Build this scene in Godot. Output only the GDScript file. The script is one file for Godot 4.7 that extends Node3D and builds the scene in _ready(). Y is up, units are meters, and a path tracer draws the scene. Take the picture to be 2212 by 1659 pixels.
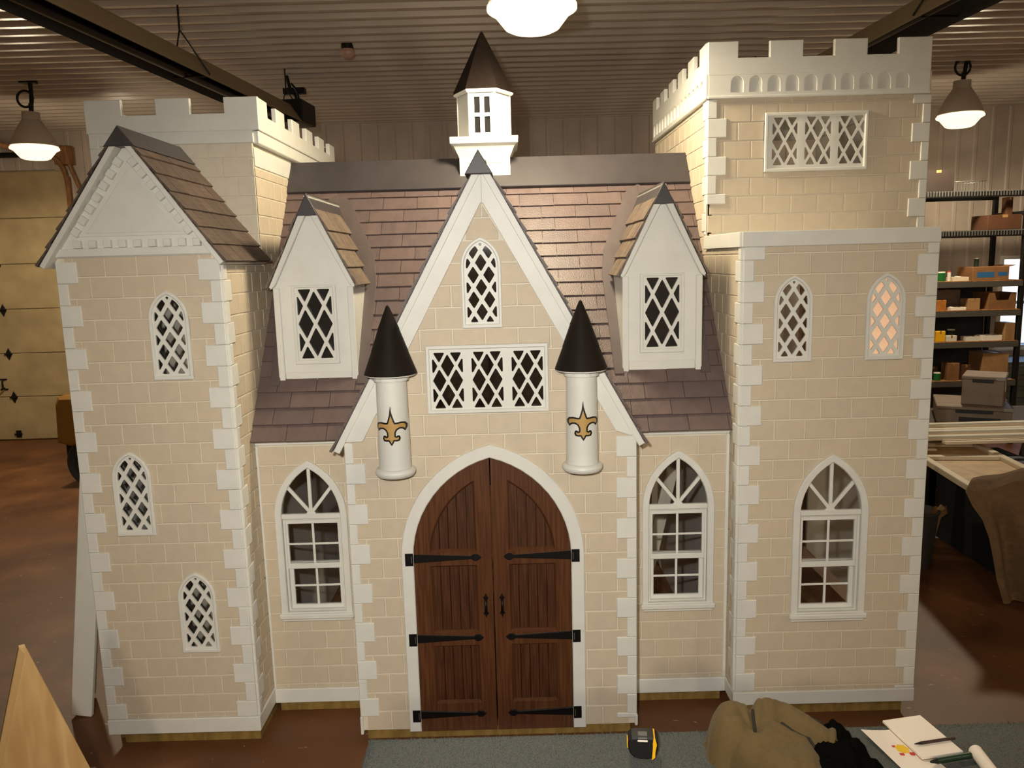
extends Node3D
# A wooden castle playhouse standing in a workshop, seen from a raised viewpoint over a carpeted bench.

const LAMP := Color(1.0, 0.925, 0.785)
var M := {}
var names := {}
var rng := RandomNumberGenerator.new()
var brick_meshes := {}

func _ready() -> void:
	rng.seed = 77
	var cam := Camera3D.new()
	cam.name = "camera"
	cam.fov = rad_to_deg(2.0 * atan(829.5 / 1675.516))
	cam.near = 0.05
	cam.far = 60.0
	cam.position = V(0.03412, 2.3, 3.49441)
	cam.basis = Basis(V(0.99964254, -0.02620583, 0.00529589), V(0.02671216, 0.98726798, -0.15680689), V(-0.00111921, 0.1568923, 0.98761508))
	add_child(cam)
	cam.current = true
	var sky := ProceduralSkyMaterial.new()
	sky.sky_top_color = Color(0.55, 0.68, 0.88)
	sky.sky_horizon_color = Color(0.86, 0.90, 0.96)
	sky.ground_horizon_color = Color(0.80, 0.82, 0.85)
	sky.ground_bottom_color = Color(0.5, 0.5, 0.5)
	sky.sun_angle_max = 0.0
	sky.energy_multiplier = 6.0
	var s := Sky.new()
	s.sky_material = sky
	var e := Environment.new()
	e.background_mode = Environment.BG_SKY
	e.sky = s
	e.tonemap_mode = Environment.TONE_MAPPER_LINEAR
	e.tonemap_exposure = 0.83
	e.sdfgi_enabled = true
	e.ssao_enabled = true
	e.ssil_enabled = true
	var we := WorldEnvironment.new()
	we.name = "world"
	we.environment = e
	add_child(we)
	make_materials()
	shell()
	lamp(V(-4.70, 3.545, -4.62), 5.5, "high bay lamp hanging at the left in front of the garage door")
	lamp(V(0.185, 3.525, -0.55), 3.05, "high bay lamp hanging above the middle of the castle by the cupola")
	lamp(V(4.70, 3.64, -4.75), 5.5, "high bay lamp hanging at the right above the storage shelf")
	lamp(V(-4.70, 3.57, 3.4), 0.6, "high bay lamp behind the camera on the left side")
	lamp(V(4.70, 3.57, 3.4), 2.2, "high bay lamp behind the camera on the right side")
	lamp(V(0.19, 3.57, 6.6), 5.5, "high bay lamp behind the camera over the middle")
	flash_lamp(V(-0.16, 2.55, 3.60), 10.6)
	ceiling_things()
	castle_house()
	castle_tower_gabled()
	castle_tower_battlement()
	left_side()
	right_side()
	bench()

# ------------------------------------------------------------------ mesh building
class MB:
	var v := PackedVector3Array()
	var n := PackedVector3Array()
	var x := Transform3D.IDENTITY
	func t(a: Vector3, b: Vector3, c: Vector3) -> void:  # counter-clockwise seen from outside
		var m := (b - a).cross(c - a)
		if m.length_squared() < 1e-18:
			return
		m = (x.basis * m.normalized()).normalized()
		v.append_array([x * a, x * c, x * b])
		n.append_array([m, m, m])
	func q(a: Vector3, b: Vector3, c: Vector3, d: Vector3) -> void:
		t(a, b, c)
		t(a, c, d)
	func qo(a: Vector3, b: Vector3, c: Vector3, d: Vector3, out: Vector3) -> void:
		if (b - a).cross(c - a).dot(out) < 0.0:
			q(d, c, b, a)
		else:
			q(a, b, c, d)
	func ts(a: Vector3, b: Vector3, c: Vector3, na: Vector3, nb: Vector3, nc: Vector3) -> void:
		if (b - a).cross(c - a).length_squared() < 1e-20:
			return
		v.append_array([x * a, x * c, x * b])
		n.append_array([(x.basis * na).normalized(), (x.basis * nc).normalized(), (x.basis * nb).normalized()])
	func qs(a: Vector3, b: Vector3, c: Vector3, d: Vector3, na: Vector3, nb: Vector3, nc: Vector3, nd: Vector3) -> void:
		ts(a, b, c, na, nb, nc)
		ts(a, c, d, na, nc, nd)
	func mesh() -> ArrayMesh:
		var a := []
		a.resize(Mesh.ARRAY_MAX)
		a[Mesh.ARRAY_VERTEX] = v
		a[Mesh.ARRAY_NORMAL] = n
		var m := ArrayMesh.new()
		m.add_surface_from_arrays(Mesh.PRIMITIVE_TRIANGLES, a)
		return m
	func box(lo: Vector3, hi: Vector3, b := 0.0) -> void:
		var mid := (lo + hi) * 0.5
		b = minf(b, minf(hi.x - lo.x, minf(hi.y - lo.y, hi.z - lo.z)) * 0.45)
		for a in 3:
			var p := (a + 1) % 3
			var r := (a + 2) % 3
			for s in [-1, 1]:
				var f := []
				for k in [[-1, -1], [1, -1], [1, 1], [-1, 1]]:
					f.append(corner(lo, hi, a, s, p, k[0], r, k[1], b))
				var o := Vector3.ZERO
				o[a] = s
				qo(f[0], f[1], f[2], f[3], o)
				if b > 0.0:
					for s2 in [-1, 1]:  # edge between face a and face p
						var e0 := corner(lo, hi, a, s, p, s2, r, -1, b)
						var e1 := corner(lo, hi, a, s, p, s2, r, 1, b)
						var e2 := corner(lo, hi, p, s2, a, s, r, 1, b)
						var e3 := corner(lo, hi, p, s2, a, s, r, -1, b)
						qo(e0, e1, e2, e3, (e0 + e2) * 0.5 - mid)
		if b > 0.0:
			for sx in [-1, 1]:
				for sy in [-1, 1]:
					for sz in [-1, 1]:
						var c0 := corner(lo, hi, 0, sx, 1, sy, 2, sz, b)
						var c1 := corner(lo, hi, 1, sy, 0, sx, 2, sz, b)
						var c2 := corner(lo, hi, 2, sz, 0, sx, 1, sy, b)
						if (c1 - c0).cross(c2 - c0).dot(Vector3(sx, sy, sz)) < 0.0:
							t(c0, c2, c1)
						else:
							t(c0, c1, c2)
	func corner(lo: Vector3, hi: Vector3, a: int, s: int, p: int, sp: int, r: int, sr: int, b: float) -> Vector3:
		var o := Vector3.ZERO
		o[a] = hi[a] if s > 0 else lo[a]
		o[p] = (hi[p] - b) if sp > 0 else (lo[p] + b)
		o[r] = (hi[r] - b) if sr > 0 else (lo[r] + b)
		return o
	static func ccw(p: PackedVector2Array) -> PackedVector2Array:
		var o := p.duplicate()
		var area := 0.0
		for i in o.size():
			var a := o[i]
			var b := o[(i + 1) % o.size()]
			area += a.x * b.y - b.x * a.y
		if area < 0.0:
			o.reverse()
		return o
	static func inset(p: PackedVector2Array, d: float) -> PackedVector2Array:
		var o := PackedVector2Array()
		var k := p.size()
		for i in k:
			var d0 := (p[i] - p[(i + k - 1) % k]).normalized()
			var d1 := (p[(i + 1) % k] - p[i]).normalized()
			var n0 := Vector2(-d0.y, d0.x)
			var n1 := Vector2(-d1.y, d1.x)
			o.append(p[i] + (n0 + n1) / maxf(1.0 + n0.dot(n1), 0.35) * d)
		return o
	func prism(poly: PackedVector2Array, z0: float, z1: float, b := 0.0, back := true) -> void:
		var p := ccw(poly)
		var f := inset(p, b) if b > 0.0 else p
		var tri := Geometry2D.triangulate_polygon(f)
		if tri.is_empty():
			f = p
			tri = Geometry2D.triangulate_polygon(p)
		for i in range(0, tri.size(), 3):
			var a := f[tri[i]]
			var c := f[tri[i + 1]]
			var d := f[tri[i + 2]]
			if (c - a).cross(d - a) < 0.0:
				var w := c
				c = d
				d = w
			t(Vector3(a.x, a.y, z1), Vector3(c.x, c.y, z1), Vector3(d.x, d.y, z1))
			if back:
				t(Vector3(a.x, a.y, z0), Vector3(d.x, d.y, z0), Vector3(c.x, c.y, z0))
		for i in p.size():
			var j := (i + 1) % p.size()
			var m := z1 - b
			if b > 0.0:
				q(Vector3(p[i].x, p[i].y, m), Vector3(p[j].x, p[j].y, m), Vector3(f[j].x, f[j].y, z1), Vector3(f[i].x, f[i].y, z1))
			q(Vector3(p[i].x, p[i].y, z0), Vector3(p[j].x, p[j].y, z0), Vector3(p[j].x, p[j].y, m), Vector3(p[i].x, p[i].y, m))
	func loops(ls: Array, smooth := false) -> void:  # closed loops of equal count, joined one to the next, outside on the left
		for l in ls.size() - 1:
			var a: PackedVector3Array = ls[l]
			var c: PackedVector3Array = ls[l + 1]
			for i in a.size():
				var j := (i + 1) % a.size()
				q(a[i], a[j], c[j], c[i])
	func ring(outer: PackedVector2Array, inner: PackedVector2Array, z0: float, z1: float, b := 0.002) -> void:  # a flat frame
		var ls := []
		for e in [[outer, 0.0, z0], [outer, 0.0, z1 - b], [outer, b, z1], [inner, -b, z1], [inner, 0.0, z1 - b], [inner, 0.0, z0]]:
			var src: PackedVector2Array = inset(e[0], e[1]) if e[1] != 0.0 else e[0]
			var l := PackedVector3Array()
			for p in src:
				l.append(Vector3(p.x, p.y, e[2]))
			ls.append(l)
		loops(ls)
	func lathe(prof: Array, seg: int, a0 := 0.0, a1 := TAU) -> void:  # profile of (radius, y), listed from the bottom up along the outside
		for i in prof.size() - 1:
			var p: Vector2 = prof[i]
			var r: Vector2 = prof[i + 1]
			var d := (r - p).normalized()
			for k in seg:
				var t0 := lerpf(a0, a1, float(k) / seg)
				var t1 := lerpf(a0, a1, float(k + 1) / seg)
				var e0 := Vector3(sin(t0), 0, cos(t0))
				var e1 := Vector3(sin(t1), 0, cos(t1))
				var n0 := e0 * d.y - Vector3(0, d.x, 0)
				var n1 := e1 * d.y - Vector3(0, d.x, 0)
				qs(e0 * p.x + Vector3(0, p.y, 0), e1 * p.x + Vector3(0, p.y, 0), e1 * r.x + Vector3(0, r.y, 0), e0 * r.x + Vector3(0, r.y, 0), n0, n1, n1, n0)
	func tube(pts: Array, r: float, seg := 8, closed := false, r1 := -1.0) -> void:
		var k := pts.size()
		var rings := []
		var up := Vector3.UP
		for i in k:
			var a: Vector3 = pts[(i + k - 1) % k] if closed or i > 0 else pts[i]
			var c: Vector3 = pts[(i + 1) % k] if closed or i < k - 1 else pts[i]
			var d := (c - a).normalized()
			if absf(d.dot(up)) > 0.95:
				up = Vector3.RIGHT if absf(d.x) < 0.9 else Vector3.BACK
			var s := d.cross(up).normalized()
			var u := s.cross(d)
			var rad := r if r1 < 0.0 else lerpf(r, r1, float(i) / (k - 1))
			var l := []
			for j in seg:
				var th := TAU * j / seg
				var o := s * cos(th) + u * sin(th)
				l.append([pts[i] + o * rad, o])
			rings.append(l)
		for i in (k if closed else k - 1):
			var a: Array = rings[i]
			var c: Array = rings[(i + 1) % k]
			for j in seg:
				var m := (j + 1) % seg
				qs(a[m][0], a[j][0], c[j][0], c[m][0], a[m][1], a[j][1], c[j][1], c[m][1])
		if not closed:
			for j in range(1, seg - 1):
				t(rings[0][0][0], rings[0][j][0], rings[0][j + 1][0])
				t(rings[k - 1][0][0], rings[k - 1][j + 1][0], rings[k - 1][j][0])
	func smooth_grid(p: Array, closed_u := false) -> void:  # p[i][j] points, smooth normals; outside is along (dj x di)
		var h := p.size()
		var w: int = p[0].size()
		var nn := []
		for i in h:
			var row := []
			for j in w:
				var j0 := (j + w - 1) % w if closed_u else maxi(j - 1, 0)
				var j1 := (j + 1) % w if closed_u else mini(j + 1, w - 1)
				var du: Vector3 = p[i][j1] - p[i][j0]
				var dv: Vector3 = p[mini(i + 1, h - 1)][j] - p[maxi(i - 1, 0)][j]
				row.append(du.cross(dv).normalized())
			nn.append(row)
		for i in h - 1:
			for j in (w if closed_u else w - 1):
				var k := (j + 1) % w
				qs(p[i][j], p[i][k], p[i + 1][k], p[i + 1][j], nn[i][j], nn[i][k], nn[i + 1][k], nn[i + 1][j])

# ------------------------------------------------------------------ naming and nodes
func numbered(parent: Node, called: String) -> String:
	var key := str(parent.get_instance_id()) + called
	names[key] = names.get(key, -1) + 1
	return called if names[key] == 0 else "%s_%03d" % [called, names[key]]

func tag(o: Node, label: String, category: String, group := "") -> Node:
	o.set_meta("label", label)
	o.set_meta("category", category)
	if group != "":
		o.set_meta("group", group)
	return o

func thing(called: String, label: String, category: String, at := Vector3.ZERO, turn := 0.0, group := "") -> Node3D:
	var o := Node3D.new()
	o.name = numbered(self, called)
	o.position = at
	o.rotation.y = turn
	add_child(o, true)
	tag(o, label, category, group)
	return o

func part(called: String, mb: MB, mat: Material, parent: Node, x := Transform3D.IDENTITY) -> MeshInstance3D:
	return part_mesh(called, mb.mesh(), mat, parent, x)

func part_mesh(called: String, mesh: Mesh, mat: Material, parent: Node, x := Transform3D.IDENTITY) -> MeshInstance3D:
	var o := MeshInstance3D.new()
	o.mesh = mesh
	o.material_override = mat
	o.name = numbered(parent, called)
	o.transform = x
	parent.add_child(o, true)
	return o

func struct(called: String, mb: MB, mat: Material) -> MeshInstance3D:
	var o := part(called, mb, mat, self)
	o.set_meta("kind", "structure")
	return o

func bx(called: String, lo: Vector3, hi: Vector3, mat: Material, parent: Node, b := 0.003) -> MeshInstance3D:
	var m := MB.new()
	m.box(lo, hi, b)
	return part(called, m, mat, parent)

func V(a: float, b: float, c: float) -> Vector3:
	return Vector3(a, b, c)

func pv(a: Array) -> PackedVector2Array:
	var o := PackedVector2Array()
	for i in range(0, a.size(), 2):
		o.append(Vector2(a[i], a[i + 1]))
	return o

func rect(x0: float, y0: float, x1: float, y1: float) -> PackedVector2Array:
	return pv([x0, y0, x1, y0, x1, y1, x0, y1])

func scaled(p: PackedVector2Array, k: float) -> PackedVector2Array:
	var o := PackedVector2Array()
	for q in p:
		o.append(q * k)
	return o

func offset(p: PackedVector2Array, d: float) -> PackedVector2Array:
	var r := Geometry2D.offset_polygon(scaled(MB.ccw(p), 1000.0), d * 1000.0, Geometry2D.JOIN_ROUND)
	return PackedVector2Array() if r.is_empty() else scaled(r[0], 0.001)

func meet(a: PackedVector2Array, b: PackedVector2Array) -> Array:
	var o := []
	for p in Geometry2D.intersect_polygons(scaled(a, 1000.0), scaled(b, 1000.0)):
		o.append(scaled(p, 0.001))
	return o

func minus(a: PackedVector2Array, b: PackedVector2Array) -> Array:
	var o := []
	for p in Geometry2D.clip_polygons(scaled(a, 1000.0), scaled(b, 1000.0)):
		if not Geometry2D.is_polygon_clockwise(p) or true:
			o.append(scaled(p, 0.001))
	return o

func bounds(p: PackedVector2Array) -> Rect2:
	var r := Rect2(p[0], Vector2.ZERO)
	for q in p:
		r = r.expand(q)
	return r

func area(p: PackedVector2Array) -> float:
	var s := 0.0
	for i in p.size():
		s += p[i].cross(p[(i + 1) % p.size()])
	return absf(s) * 0.5

func pieces(cell: PackedVector2Array, outline: PackedVector2Array, holes: Array) -> Array:
	var ps := meet(cell, outline)
	for h in holes:
		var hb := bounds(h)
		var next := []
		for p in ps:
			if hb.intersects(bounds(p)):
				next.append_array(minus(p, h))
			else:
				next.append(p)
		ps = next
	return ps

func arch(xc: float, yb: float, ys: float, w: float, r: float, n := 9) -> PackedVector2Array:  # pointed arch, counter-clockwise from bottom left
	var o := pv([xc - w, yb, xc + w, yb])
	var top := acos((r - w) / r)
	for i in n + 1:
		var a := top * i / n
		o.append(Vector2(xc + w - r + r * cos(a), ys + r * sin(a)))
	for i in n:
		var a := top * (n - 1 - i) / n
		o.append(Vector2(xc - w + r - r * cos(a), ys + r * sin(a)))
	return o

func plate(outline: PackedVector2Array, holes: Array, z0: float, z1: float, strip := 0.09) -> MB:  # a board with openings
	var m := MB.new()
	var b := bounds(outline)
	var y := b.position.y
	while y < b.end.y - 1e-5:
		var y2 := minf(y + strip, b.end.y)
		for p in pieces(rect(b.position.x, y, b.end.x, y2), outline, holes):
			if area(p) > 1e-6:
				m.prism(p, z0, z1)
		y = y2
	return m

# ------------------------------------------------------------------ materials
func mat(called: String, c: Color, rough := 0.6, metal := 0.0) -> StandardMaterial3D:
	var m := StandardMaterial3D.new()
	m.resource_name = called
	m.albedo_color = c
	m.roughness = rough
	m.metallic = metal
	M[called] = m
	return m

func noise_tex(freq: float, lo: float, hi: float, size := 512, kind := FastNoiseLite.TYPE_SIMPLEX_SMOOTH, oct := 4, seed := 3) -> NoiseTexture2D:
	var f := FastNoiseLite.new()
	f.seed = seed
	f.noise_type = kind
	f.frequency = freq
	f.fractal_octaves = oct
	var g := Gradient.new()
	g.set_color(0, Color(lo, lo, lo))
	g.set_color(1, Color(hi, hi, hi))
	var t := NoiseTexture2D.new()
	t.width = size
	t.height = size
	t.seamless = true
	t.noise = f
	t.color_ramp = g
	return t

func normal_tex(freq: float, strength: float, size := 512, seed := 5) -> NoiseTexture2D:
	var t := noise_tex(freq, 0.0, 1.0, size, FastNoiseLite.TYPE_SIMPLEX_SMOOTH, 4, seed)
	t.as_normal_map = true
	t.bump_strength = strength
	return t

func tri(m: StandardMaterial3D, tex: Texture2D, k: Vector3, nrm: Texture2D = null, world := true, ns := 1.0) -> StandardMaterial3D:
	m.uv1_triplanar = true
	m.uv1_world_triplanar = world
	m.uv1_scale = k
	if tex:
		m.albedo_texture = tex
	if nrm:
		m.normal_enabled = true
		m.normal_texture = nrm
		m.normal_scale = ns
	return m

func wood_value(f: FastNoiseLite, x: float, y: float, freq_across: float, swirl: float) -> float:
	var low := f.get_noise_2d(x * 3.0, y * 1.3)
	var g := f.get_noise_2d(x * freq_across + low * swirl, y * 2.0 + 11.0)
	if swirl > 0.0:
		g = sin(x * freq_across * 2.0 + low * swirl * 6.0 + y * 3.0) * 0.55 + g * 0.45
	return g

func wood_image(base: Color, dark: Color, w: int, h: int, freq_across: float, seed: int, swirl := 0.0) -> ImageTexture:
	var f := FastNoiseLite.new()
	f.seed = seed
	f.noise_type = FastNoiseLite.TYPE_SIMPLEX_SMOOTH
	f.frequency = 1.0
	f.fractal_octaves = 4
	var im := Image.create(w, h, false, Image.FORMAT_RGB8)
	for y in h:
		for x in w:
			var fx := float(x) / w
			var fy := float(y) / h
			# seamless both ways by blending shifted copies at the far edges
			var s := wood_value(f, fx, fy, freq_across, swirl)
			var bx_ := smoothstep(0.85, 1.0, fx)
			var by_ := smoothstep(0.85, 1.0, fy)
			if bx_ > 0.0:
				s = lerpf(s, wood_value(f, fx - 1.0, fy, freq_across, swirl), bx_)
			if by_ > 0.0:
				var s2 := wood_value(f, fx, fy - 1.0, freq_across, swirl)
				if bx_ > 0.0:
					s2 = lerpf(s2, wood_value(f, fx - 1.0, fy - 1.0, freq_across, swirl), bx_)
				s = lerpf(s, s2, by_)
			im.set_pixel(x, y, base.lerp(dark, clampf(0.5 + s * 0.9, 0.0, 1.0)))
	return ImageTexture.create_from_image(im)

func floor_image() -> ImageTexture:
	var f := FastNoiseLite.new()
	f.seed = 21
	f.frequency = 0.004
	f.fractal_octaves = 5
	var n := 1024
	var im := Image.create(n, n, false, Image.FORMAT_RGB8)
	for y in n:
		for x in n:
			var a := minf(x, n - x) / 120.0
			var b := minf(y, n - y) / 120.0
			var e := clampf(minf(a, b), 0.0, 1.0)
			var g := f.get_noise_2d(x, y) * 0.5 * e + rng.randf_range(-0.035, 0.035)
			im.set_pixel(x, y, Color(0.42 + g * 0.33, 0.265 + g * 0.25, 0.145 + g * 0.17))
	for k in 340:  # paint chips and scuffs
		var x := rng.randi_range(4, n - 12)
		var y := rng.randi_range(4, n - 12)
		var l := rng.randf_range(0.30, 0.85)
		var w := rng.randi_range(1, 4) if rng.randf() < 0.85 else rng.randi_range(4, 9)
		var h := rng.randi_range(1, 3)
		for j in h:
			for i in w:
				if rng.randf() < 0.75:
					var was := im.get_pixel(x + i + j, y + j)
					im.set_pixel(x + i + j, y + j, was.lerp(Color(0.85, 0.8, 0.72), l))
	return ImageTexture.create_from_image(im)

func carpet_image() -> ImageTexture:
	var im := Image.create(512, 512, false, Image.FORMAT_RGB8)
	var cols := [Color(0.30, 0.34, 0.33), Color(0.25, 0.30, 0.30), Color(0.37, 0.36, 0.33), Color(0.20, 0.235, 0.235), Color(0.40, 0.31, 0.27), Color(0.33, 0.37, 0.35)]
	for y in range(0, 512, 2):
		for x in range(0, 512, 2):
			var c: Color = cols[rng.randi() % cols.size()]
			for j in 2:
				for i in 2:
					var d := rng.randf_range(-0.05, 0.05)
					im.set_pixel(x + i, y + j, Color(c.r + d, c.g + d, c.b + d))
	return ImageTexture.create_from_image(im)

func make_materials() -> void:
	var fine := noise_tex(0.012, 0.965, 1.0)
	var soft := noise_tex(0.006, 0.86, 1.0, 512, FastNoiseLite.TYPE_SIMPLEX_SMOOTH, 5, 9)
	var bump := normal_tex(0.05, 3.0)
	tri(mat("white_trim", Color(0.90, 0.90, 0.87), 0.45), fine, V(1, 1, 1))
	tri(mat("joint_cream", Color(0.885, 0.85, 0.775), 0.55), fine, V(1, 1, 1))
	for k in 4:
		var d: float = [0.0, 0.006, -0.006, 0.003][k]
		tri(mat("stone_%d" % k, Color(0.825 + d, 0.768 + d * 0.8, 0.675 + d * 0.5 - (0.006 if k == 3 else 0.0)), 0.6), fine, V(2, 2, 2))
	for k in 4:
		tri(mat("pale_stone_%d" % k, Color(0.865 + k * 0.002, 0.83 + k * 0.002, 0.755), 0.6), fine, V(2, 2, 2))
	tri(mat("flashing", Color(0.40, 0.355, 0.345), 0.5), soft, V(2, 2, 2))
	tri(mat("slate_cap", Color(0.28, 0.262, 0.268), 0.45), soft, V(1.5, 1.5, 1.5))
	var sh := [Color(0.44, 0.375, 0.36), Color(0.43, 0.366, 0.353), Color(0.45, 0.383, 0.366), Color(0.425, 0.366, 0.358)]
	for k in 4:
		var m := tri(mat("shingle_%d" % k, sh[k], 0.45), soft, V(4, 4, 4), bump, true, 0.7)
		m.uv1_offset = V(k * 0.37, k * 0.21, k * 0.13)
	var wsh := [Color(0.43, 0.37, 0.33), Color(0.40, 0.345, 0.305), Color(0.455, 0.39, 0.345), Color(0.415, 0.355, 0.32)]
	var dsh := [Color(0.53, 0.47, 0.41), Color(0.50, 0.445, 0.39), Color(0.56, 0.50, 0.43), Color(0.52, 0.455, 0.40)]  # paler copy of the wood, direct light put into the colour
	var streak := wood_image(Color(1, 1, 1), Color(0.72, 0.69, 0.66), 256, 256, 26.0, 4)
	for k in 4:
		tri(mat("wood_shingle_%d" % k, wsh[k], 0.6), streak, V(3, 3, 3))
		tri(mat("lit_dormer_shingle_%d" % k, dsh[k], 0.6), streak, V(3, 3, 3))
	tri(mat("cone_brown", Color(0.15, 0.13, 0.11), 0.5), soft, V(5, 5, 5), bump, true, 0.4)
	tri(mat("cupola_roof", Color(0.125, 0.095, 0.08), 0.65), soft, V(5, 5, 5), bump, true, 0.4)
	tri(mat("walnut", Color(1, 1, 1), 0.33), wood_image(Color(0.39, 0.245, 0.145), Color(0.29, 0.17, 0.10), 512, 512, 44.0, 8), V(1.4, 1.4, 1.4))
	tri(mat("walnut_dark", Color(0.84, 0.84, 0.84), 0.38), wood_image(Color(0.42, 0.26, 0.155), Color(0.275, 0.16, 0.095), 512, 512, 52.0, 12), V(1.9, 1.9, 1.9))
	for dark in ["cupola_roof", "cone_brown"]:
		M[dark].metallic_specular = 0.2
	mat("black_iron", Color(0.035, 0.035, 0.038), 0.45, 0.3)
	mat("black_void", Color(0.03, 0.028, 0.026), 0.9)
	tri(mat("green_lumber", Color(0.93, 0.93, 0.93), 0.75), wood_image(Color(0.62, 0.50, 0.25), Color(0.53, 0.42, 0.19), 256, 256, 14.0, 15, 1.0), V(2.5, 2.5, 2.5))
	var ply := tri(mat("plywood", Color(1, 1, 1), 0.6), wood_image(Color(0.84, 0.71, 0.49), Color(0.70, 0.545, 0.335), 512, 512, 7.0, 31, 1.1), V(2.4, 0.7, 2.4))
	ply.uv1_offset = V(0.2, 0.1, 0.3)
	mat("ply_edge", Color(0.72, 0.58, 0.38), 0.7)
	tri(mat("raw_wood", Color(1, 1, 1), 0.7), wood_image(Color(0.62, 0.44, 0.27), Color(0.44, 0.29, 0.16), 256, 256, 12.0, 17), V(2, 2, 2))
	tri(mat("concrete", Color(1, 1, 1), 0.55), floor_image(), V(0.3, 0.3, 0.3))
	tri(mat("ceiling_steel", Color(0.81, 0.765, 0.71), 0.26, 0.0), soft, V(0.4, 0.4, 0.4))
	tri(mat("wall_steel", Color(0.77, 0.715, 0.66), 0.5), soft, V(0.4, 0.4, 0.4))
	mat("wall_outside", Color(0.45, 0.45, 0.42), 0.8)
	tri(mat("door_cream", Color(0.74, 0.66, 0.50), 0.5), soft, V(0.6, 0.6, 0.6))
	tri(mat("dark_wood", Color(0.22, 0.17, 0.13), 0.7), fine, V(2, 2, 2))
	mat("steel_dark", Color(0.13, 0.125, 0.12), 0.45, 0.5)
	mat("steel_grey", Color(0.42, 0.41, 0.39), 0.4, 0.6)
	mat("galvanised", Color(0.55, 0.54, 0.52), 0.4, 0.7)
	mat("heater_skin", Color(0.50, 0.43, 0.33), 0.5)
	mat("heater_inside", Color(0.035, 0.03, 0.026), 0.6)
	mat("tube_steel", Color(0.11, 0.08, 0.06), 0.35, 0.3)
	var al := mat("lamp_housing", Color(0.74, 0.70, 0.64), 0.5)
	al.rim_enabled = false
	var lens := mat("lamp_lens", Color(1, 1, 1), 0.3)
	lens.emission_enabled = true
	lens.emission = LAMP
	lens.emission_energy_multiplier = 1.7
	var fw := mat("flash_window", Color(1, 1, 1), 0.4)
	fw.emission_enabled = true
	fw.emission = Color(1, 1, 0.97)
	fw.emission_energy_multiplier = 2.0
	var glass := mat("glass", Color(0.10, 0.11, 0.11, 0.06), 0.03)
	glass.transparency = BaseMaterial3D.TRANSPARENCY_ALPHA
	var added_glow := mat("glow_painted_pane", Color(0.95, 0.80, 0.66), 0.5)  # no lamp: emission added in place of bright light seen in the pane
	added_glow.emission_enabled = true
	added_glow.emission = Color(0.95, 0.77, 0.63)
	added_glow.emission_energy_multiplier = 0.33
	mat("emblem_black", Color(0.06, 0.05, 0.04), 0.4)
	mat("emblem_gold", Color(0.74, 0.60, 0.36), 0.4)
	tri(mat("carpet", Color(1, 1, 1), 0.95), carpet_image(), V(2.6, 2.6, 2.6))
	mat("carpet_fibre", Color(0.26, 0.29, 0.285), 0.95)
	var kb := normal_tex(0.03, 4.0, 512, 8)
	var kh := tri(mat("khaki", Color(0.40, 0.325, 0.18), 0.9), noise_tex(0.03, 0.88, 1.0), V(4, 4, 4), kb, true, 0.6)
	kh.rim_enabled = true
	kh.rim = 0.25
	mat("khaki_seam", Color(0.15, 0.125, 0.085), 0.9)
	tri(mat("black_lining", Color(0.045, 0.043, 0.036), 0.98), null, V(8, 8, 8), normal_tex(0.08, 4.0), true, 0.6)
	M.black_lining.metallic_specular = 0.1
	tri(mat("canvas_brown", Color(0.47, 0.36, 0.235), 0.9), noise_tex(0.01, 0.78, 1.0), V(3, 3, 3), kb, true, 0.5)
	mat("paper", Color(0.93, 0.89, 0.84), 0.8)
	mat("yellow", Color(0.93, 0.70, 0.10), 0.45)
	mat("print_yellow", Color(0.90, 0.74, 0.12), 0.7)
	mat("print_red", Color(0.75, 0.22, 0.20), 0.7)
	mat("black_rubber", Color(0.045, 0.042, 0.04), 0.6)
	mat("pen_brown", Color(0.22, 0.13, 0.11), 0.4)
	mat("pen_green", Color(0.10, 0.20, 0.13), 0.4)
	mat("forklift_yellow", Color(0.50, 0.34, 0.05), 0.5)
	for e in [["card_a", 0.55, 0.38, 0.22], ["card_b", 0.33, 0.19, 0.09], ["card_c", 0.66, 0.50, 0.32], ["card_dark", 0.13, 0.075, 0.04], ["card_orange", 0.72, 0.44, 0.15]]:
		tri(mat(e[0], Color(e[1], e[2], e[3]), 0.85), soft, V(2, 2, 2))
	mat("tape_tan", Color(0.60, 0.45, 0.28), 0.35)
	mat("white_plastic", Color(0.85, 0.83, 0.78), 0.5)
	mat("green_plastic", Color(0.08, 0.38, 0.16), 0.45)
	mat("dark_green", Color(0.06, 0.15, 0.09), 0.5)
	mat("blue_print", Color(0.15, 0.36, 0.55), 0.6)
	mat("red_print", Color(0.55, 0.16, 0.08), 0.6)
	tri(mat("crate_grey", Color(0.55, 0.48, 0.42), 0.5), soft, V(2, 2, 2))
	mat("dark_panel", Color(0.16, 0.165, 0.185), 0.7)
	mat("bucket_grey", Color(0.30, 0.28, 0.27), 0.6)
	tri(mat("board_cream", Color(0.86, 0.80, 0.70), 0.5), fine, V(1, 1, 1))
	tri(mat("panel_tan", Color(0.80, 0.66, 0.48), 0.55), soft, V(2, 2, 2))
	mat("sage", Color(0.42, 0.46, 0.42), 0.6)
	mat("smoke_white", Color(0.70, 0.56, 0.50), 0.5)

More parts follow.
